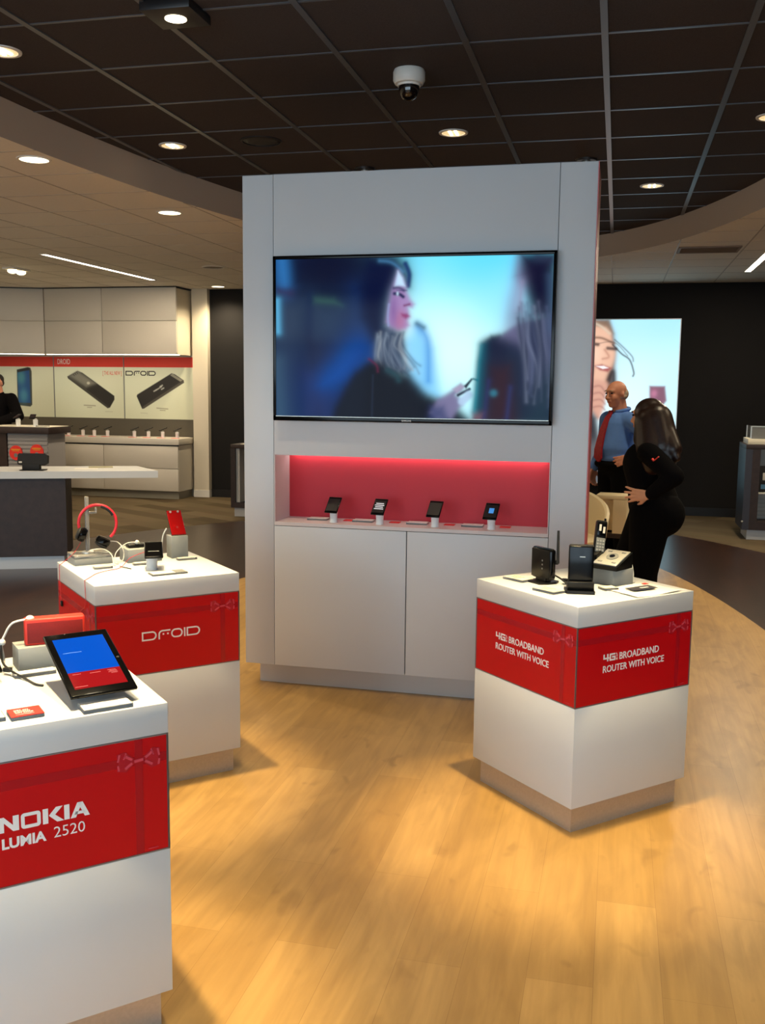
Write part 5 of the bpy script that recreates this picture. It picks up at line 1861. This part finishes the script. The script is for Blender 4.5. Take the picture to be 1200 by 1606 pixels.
def head_prims(mb, c, s=1.0, yaw=0, pitch=0, female=False):
    """head centred at c, facing local +x"""
    m = Matrix.Translation(c) @ Matrix.Rotation(yaw, 4, 'Z') @ Matrix.Rotation(pitch, 4, 'Y') @ Matrix.Scale(s, 4)
    mb.ball((-.012, 0, .03), (.094, .074, .085), m=m)
    mb.ball((.025, 0, -.03), (.062, .058, .078), m=m)
    mb.ball((.050, 0, -.083), (.030, .034, .024), m=m)
    mb.ball((.062, 0, .040), (.030, .050, .022), m=m)
    mb.cap((.082, 0, .022), (.104, 0, -.018), .010, .014, m=m)
    for q in (-1, 1):
        mb.ball((.096, q * .011, -.022), (.010, .010, .008), m=m)
        mb.ball((.052, q * .036, -.018), (.034, .024, .03), m=m)
        mb.ball((-.008, q * .076, -.005), (.018, .008, .032), rot=(0, .15, q * .35), m=m)
    mb.ball((.082, 0, -.045), (.014, .026, .008), m=m)
    mb.ball((.080, 0, -.058), (.014, .022, .009), m=m)
    return m


def face_parts(parent, m, brow):
    for q in (-1, 1):
        MB().ball((.080, q * .031, .020), (.008, .012, .007), m=m).build('eye', M['eye'], parent)
        MB().tube([(.088, q * .014, .040), (.090, q * .030, .044), (.080, q * .048, .038)], .004, m=m).build('eyebrow', brow, parent)
    MB().ball((.089, 0, -.052), (.006, .022, .005), m=m).build('mouth', M['lip'], parent)


def hand_prims(mb, wrist, fdir, pnorm, s=1.0, curl=.4, thumb=1, spread=.05):
    """palm and five fingers; fdir = finger direction, pnorm = palm normal (palm side)"""
    f = Vector(fdir).normalized()
    n = Vector(pnorm)
    n = (n - f * n.dot(f)).normalized()
    sd = f.cross(n)
    w_ = Vector(wrist)
    for k in range(4):
        q = (k - 1.5) / 1.5
        base = w_ + f * .085 * s + sd * q * .030 * s
        mb.cap(w_ + f * .012 * s + sd * q * .018 * s, base, .014 * s, .0125 * s)
        d = (f + sd * q * spread * 3).normalized()
        ln = (.078, .086, .082, .064)[k] * s
        p = base
        ang = 0
        for j, fr in enumerate((.45, .32, .23)):
            ang += curl * (.5, .9, .8)[j]
            dd = d * math.cos(ang) + n * math.sin(ang)
            p2 = p + dd * ln * fr
            mb.cap(p, p2, (.0105, .0098, .009)[j] * s, (.0098, .009, .008)[j] * s, 12)
            p = p2
    tb = w_ + f * .03 * s - sd * thumb * .026 * s
    t1 = tb + (f * .65 - sd * thumb * .75 + n * .25).normalized() * .036 * s
    t2 = t1 + (f * .9 - sd * thumb * .35 + n * .3).normalized() * .032 * s
    mb.cap(tb, t1, .014 * s, .0115 * s, 12)
    mb.cap(t1, t2, .0115 * s, .009 * s, 12)


# man in blue shirt ------------------------------------------------
man = thing('person', 'balding man in blue shirt and red tie, hand on hip', 'person', (.035, 8.6, 0), math.atan2(-.60, -.80))
b = MB()
hc = (.06, 0, 1.555)
hm = head_prims(b, hc, 1.0, yaw=.15, pitch=.12)
chain(b, [(.0, 0, 1.36), (.03, 0, 1.50)], [.066, .06])
sh_l, el_l, wr_l = (0, .175, 1.335), (-.13, .36, 1.14), (.035, .232, 1.035)
sh_r, el_r, wr_r = (0, -.175, 1.335), (-.02, -.235, 1.09), (.09, -.235, .915)
chain(b, [(0, 0, .92), (.03, 0, 1.08), (.0, 0, 1.27), (0, 0, 1.36)], [.12, .14, .13, .07])
chain(b, [(0, -.12, 1.32), (0, .12, 1.32)], [.06, .06])
for sh, el, wr in ((sh_l, el_l, wr_l), (sh_r, el_r, wr_r)):
    chain(b, [sh, el, wr], [.05, .042, .028])
hand_prims(b, wr_l, (.75, -.45, -.25), (-.2, -.75, -.2), 1.0, .35, -1)
hand_prims(b, wr_r, (.15, .0, -1), (-.2, 1, 0), 1.0, .45, 1)
for q in (-1, 1):
    chain(b, [(0, q * .09, .9), (.02, q * .10, .48), (-.01, q * .11, .09)], [.095, .06, .042])
    b.cap((-.03, q * .11, .05), (.12, q * .13, .035), .04, .03)
body = remeshed(b, 'body', M['skinm'], man, .007, 3)
face_parts(man, hm, M['hairgrey'])
b = MB()
b.ball((-.05, 0, .0), (.068, .076, .062), m=hm)
b.ball((-.03, .0, -.02), (.06, .082, .03), m=hm)
remeshed(b, 'hair', M['hairgrey'], man, .006, 3, 'short grey hair round the back of the head')
b = MB()
chain(b, [(.04, 0, 1.10), (.015, 0, 1.27), (0, 0, 1.37)], [.172, .15, .085])
b.ball((.03, 0, 1.02), (.168, .185, .075))
chain(b, [(0, -.165, 1.335), (0, .165, 1.335)], [.078, .078])
chain(b, [sh_l, el_l, tuple(Vector(el_l).lerp(Vector(wr_l), .93))], [.078, .066, .046])
chain(b, [sh_r, el_r, tuple(Vector(el_r).lerp(Vector(wr_r), .93))], [.078, .066, .046])
shirt = remeshed(b, 'shirt', M['shirtblue'], man, .009, 4)
b = MB()
b.tube([(.066 * math.cos(a), .066 * math.sin(a), 1.425 - .014 * math.cos(a)) for a in np.linspace(.25, 2 * PI - .25, 22)], .017, 10, 1).build('collar', M['shirtblue'], shirt)
tie = MB()
tp = [(.105, 1.40, .022), (.135, 1.36, .028), (.172, 1.27, .036), (.196, 1.18, .042), (.216, 1.09, .048), (.216, 1.02, .05), (.206, .985, .012)]
vf, vb_ = [], []
for x, z, wd in tp:
    for s_ in (-1, 1):
        vf.append(tie.bm.verts.new((x + .012, s_ * wd, z)))
        vb_.append(tie.bm.verts.new((x - .004, s_ * wd, z)))
for i in range(len(tp) - 1):
    a_ = 2 * i
    tie.bm.faces.new((vf[a_], vf[a_ + 1], vf[a_ + 3], vf[a_ + 2]))
    tie.bm.faces.new((vb_[a_], vb_[a_ + 2], vb_[a_ + 3], vb_[a_ + 1]))
    tie.bm.faces.new((vf[a_], vf[a_ + 2], vb_[a_ + 2], vb_[a_]))
    tie.bm.faces.new((vf[a_ + 1], vb_[a_ + 1], vb_[a_ + 3], vf[a_ + 3]))
tie.box((.108, 0, 1.405), (.026, .04, .034), bev=.008)
tie.build('necktie', M['tie'], man)
b = MB()
chain(b, [(0, -.06, .95), (0, .06, .95)], [.145, .145])
b.ball((.03, 0, .965), (.182, .195, .062))
for q in (-1, 1):
    chain(b, [(0, q * .09, .9), (.02, q * .10, .48), (-.01, q * .11, .10)], [.125, .09, .072])
remeshed(b, 'trousers', M['clothblack'], man, .01, 4)
for q in (-1, 1):
    MB().ball((.05, q * .12, .045), (.135, .052, .045)).build('shoe', M['shoe'], man)

# woman in black ---------------------------------------------------
wom = thing('person', 'woman in black with long dark hair, hand on hip, back turned', 'person', (.225, 6.3, 0), math.atan2(.25, -.97))
b = MB()
hc = (.045, -.01, 1.425)
hm = head_prims(b, hc, .96, yaw=-.28, pitch=.05)
chain(b, [(.0, 0, 1.24), (.025, 0, 1.37)], [.052, .05])
sh_l, el_l, wr_l = (-.01, .155, 1.22), (-.185, .22, 1.085), (-.045, .225, .965)
sh_r, el_r, wr_r = (-.01, -.155, 1.22), (.0, -.23, 1.0), (.05, -.23, .80)
chain(b, [(-.02, 0, .84), (0, 0, 1.0), (.02, 0, 1.15), (0, 0, 1.24)], [.125, .10, .115, .06])
chain(b, [(0, -.12, 1.21), (0, .12, 1.21)], [.05, .05])
for sh, el, wr in ((sh_l, el_l, wr_l), (sh_r, el_r, wr_r)):
    chain(b, [sh, el, wr], [.042, .036, .024])
hand_prims(b, wr_l, (.95, -.05, -.05), (.05, -1, 0), .92, .12, -1, .10)
hand_prims(b, wr_r, (.1, 0, -1), (0, 1, .2), .92, .4, 1)
legs = [[(-.03, .09, .84), (.0, .10, .46), (-.02, .10, .09)], [(.0, -.08, .84), (.16, -.10, .47), (.24, -.11, .09)]]
for lg in legs:
    chain(b, lg, [.10, .062, .042])
    b.cap(tuple(Vector(lg[2]) + Vector((-.02, 0, -.04))), tuple(Vector(lg[2]) + Vector((.12, 0, -.055))), .036, .026)
remeshed(b, 'body', M['skinw'], wom, .006, 3)
face_parts(wom, hm, M['hairdark'])
b = MB()
b.ball((-.022, 0, .035), (.102, .092, .094), m=hm)
b.ball((-.03, .0, -.02), (.09, .092, .09), m=hm)
b.cap((.0, .052, .0), (-.005, .075, -.14), .05, .055, m=hm)
chain(b, [(.02, .06, 1.40), (-.01, .10, 1.25), (-.04, .135, 1.14)], [.085, .09, .06])
chain(b, [(-.02, .03, 1.42), (-.07, .06, 1.25), (-.11, .10, 1.13)], [.1, .105, .06])
chain(b, [(-.02, -.03, 1.42), (-.07, -.04, 1.25), (-.09, -.05, 1.12)], [.09, .09, .05])
chain(b, [(-.06, .04, 1.38), (-.14, .09, 1.24), (-.175, .12, 1.19)], [.07, .06, .025])
remeshed(b, 'hair', M['hairdark'], wom, .008, 5, 'long straight dark brown hair')
b = MB()
chain(b, [(-.02, 0, .90), (.01, 0, 1.02), (.035, 0, 1.14), (0, 0, 1.245)], [.155, .135, .145, .075])
b.ball((-.03, .04, .90), (.15, .16, .07)).ball((-.02, -.04, .90), (.15, .15, .07))
chain(b, [(-.005, -.15, 1.215), (-.005, .15, 1.215)], [.065, .065])
chain(b, [sh_l, el_l, tuple(Vector(el_l).lerp(Vector(wr_l), .9))], [.068, .06, .042])
chain(b, [sh_r, el_r, tuple(Vector(el_r).lerp(Vector(wr_r), .9))], [.068, .06, .042])
top = remeshed(b, 'top', M['jersey'], wom, .009, 4)
mk = face_frame((-.075, .268, 1.185), (-.97, .25, 0), (0, .25, .97))
MB().stroke([(-.018, .005), (-.007, -.008), (.024, .018)], .006, -.012, .003, mk).build('check_mark', M['redcard'], top, 'small red tick on the sleeve')
b = MB()
b.ball((-.07, .03, .83), (.155, .165, .15)).ball((-.03, -.05, .84), (.14, .13, .14))
for lg in legs:
    chain(b, lg, [.135, .09, .068])
remeshed(b, 'trousers', M['clothblack'], wom, .01, 4)
for lg in legs:
    f_ = Vector(lg[2])
    MB().ball((f_.x + .045, f_.y, .04), (.12, .044, .04)).build('shoe', M['shoe'], wom)

# salesman at far left ---------------------------------------------
sal = thing('person', 'man in black shirt leaning on the dark topped counter at far left', 'person', (-7.90, 11.3, 0), -PI / 2)
b = MB()
hc = (.05, 0, 1.59)
hm = head_prims(b, hc, 1.02, yaw=.1, pitch=.1)
chain(b, [(.0, 0, 1.42), (.03, 0, 1.56)], [.064, .058])
sh_l, el_l, wr_l = (0, .18, 1.39), (.12, .36, 1.17), (.52, .27, 1.10)
sh_r, el_r, wr_r = (0, -.18, 1.39), (.12, -.34, 1.17), (.50, -.25, 1.10)
chain(b, [(0, 0, .95), (.02, 0, 1.15), (.0, 0, 1.32), (0, 0, 1.42)], [.12, .12, .13, .07])
chain(b, [(0, -.13, 1.38), (0, .13, 1.38)], [.06, .06])
for sh, el, wr in ((sh_l, el_l, wr_l), (sh_r, el_r, wr_r)):
    chain(b, [sh, el, wr], [.05, .042, .028])
hand_prims(b, wr_l, (.95, .0, -.12), (0, 0, -1), 1.0, .2, 1)
hand_prims(b, wr_r, (.95, .0, -.12), (0, 0, -1), 1.0, .2, -1)
for q in (-1, 1):
    chain(b, [(0, q * .09, .93), (.0, q * .11, .5), (-.01, q * .12, .09)], [.095, .06, .042])
    b.cap((-.03, q * .12, .05), (.12, q * .13, .035), .04, .03)
remeshed(b, 'body', M['skinm'], sal, .008, 3)
face_parts(sal, hm, M['hairblack'])
b = MB()
b.ball((-.035, 0, .045), (.094, .080, .077), m=hm)
b.ball((-.05, 0, .0), (.066, .078, .06), m=hm)
remeshed(b, 'hair', M['hairblack'], sal, .008, 3, 'short dark hair')
b = MB()
chain(b, [(0, 0, 1.0), (.03, 0, 1.15), (.01, 0, 1.32), (0, 0, 1.425)], [.15, .15, .15, .08])
chain(b, [(0, -.17, 1.385), (0, .17, 1.385)], [.075, .075])
chain(b, [sh_l, el_l, tuple(Vector(el_l).lerp(Vector(wr_l), .93))], [.078, .07, .046])
chain(b, [sh_r, el_r, tuple(Vector(el_r).lerp(Vector(wr_r), .93))], [.078, .07, .046])
remeshed(b, 'shirt', M['jersey'], sal, .01, 4)
b = MB()
chain(b, [(0, -.06, .98), (0, .06, .98)], [.13, .13])
for q in (-1, 1):
    chain(b, [(0, q * .09, .93), (.0, q * .11, .5), (-.01, q * .12, .10)], [.12, .09, .072])
remeshed(b, 'trousers', M['clothblack'], sal, .012, 4)
for q in (-1, 1):
    MB().ball((.05, q * .125, .045), (.135, .052, .045)).build('shoe', M['shoe'], sal)

bpy.context.view_layer.update()
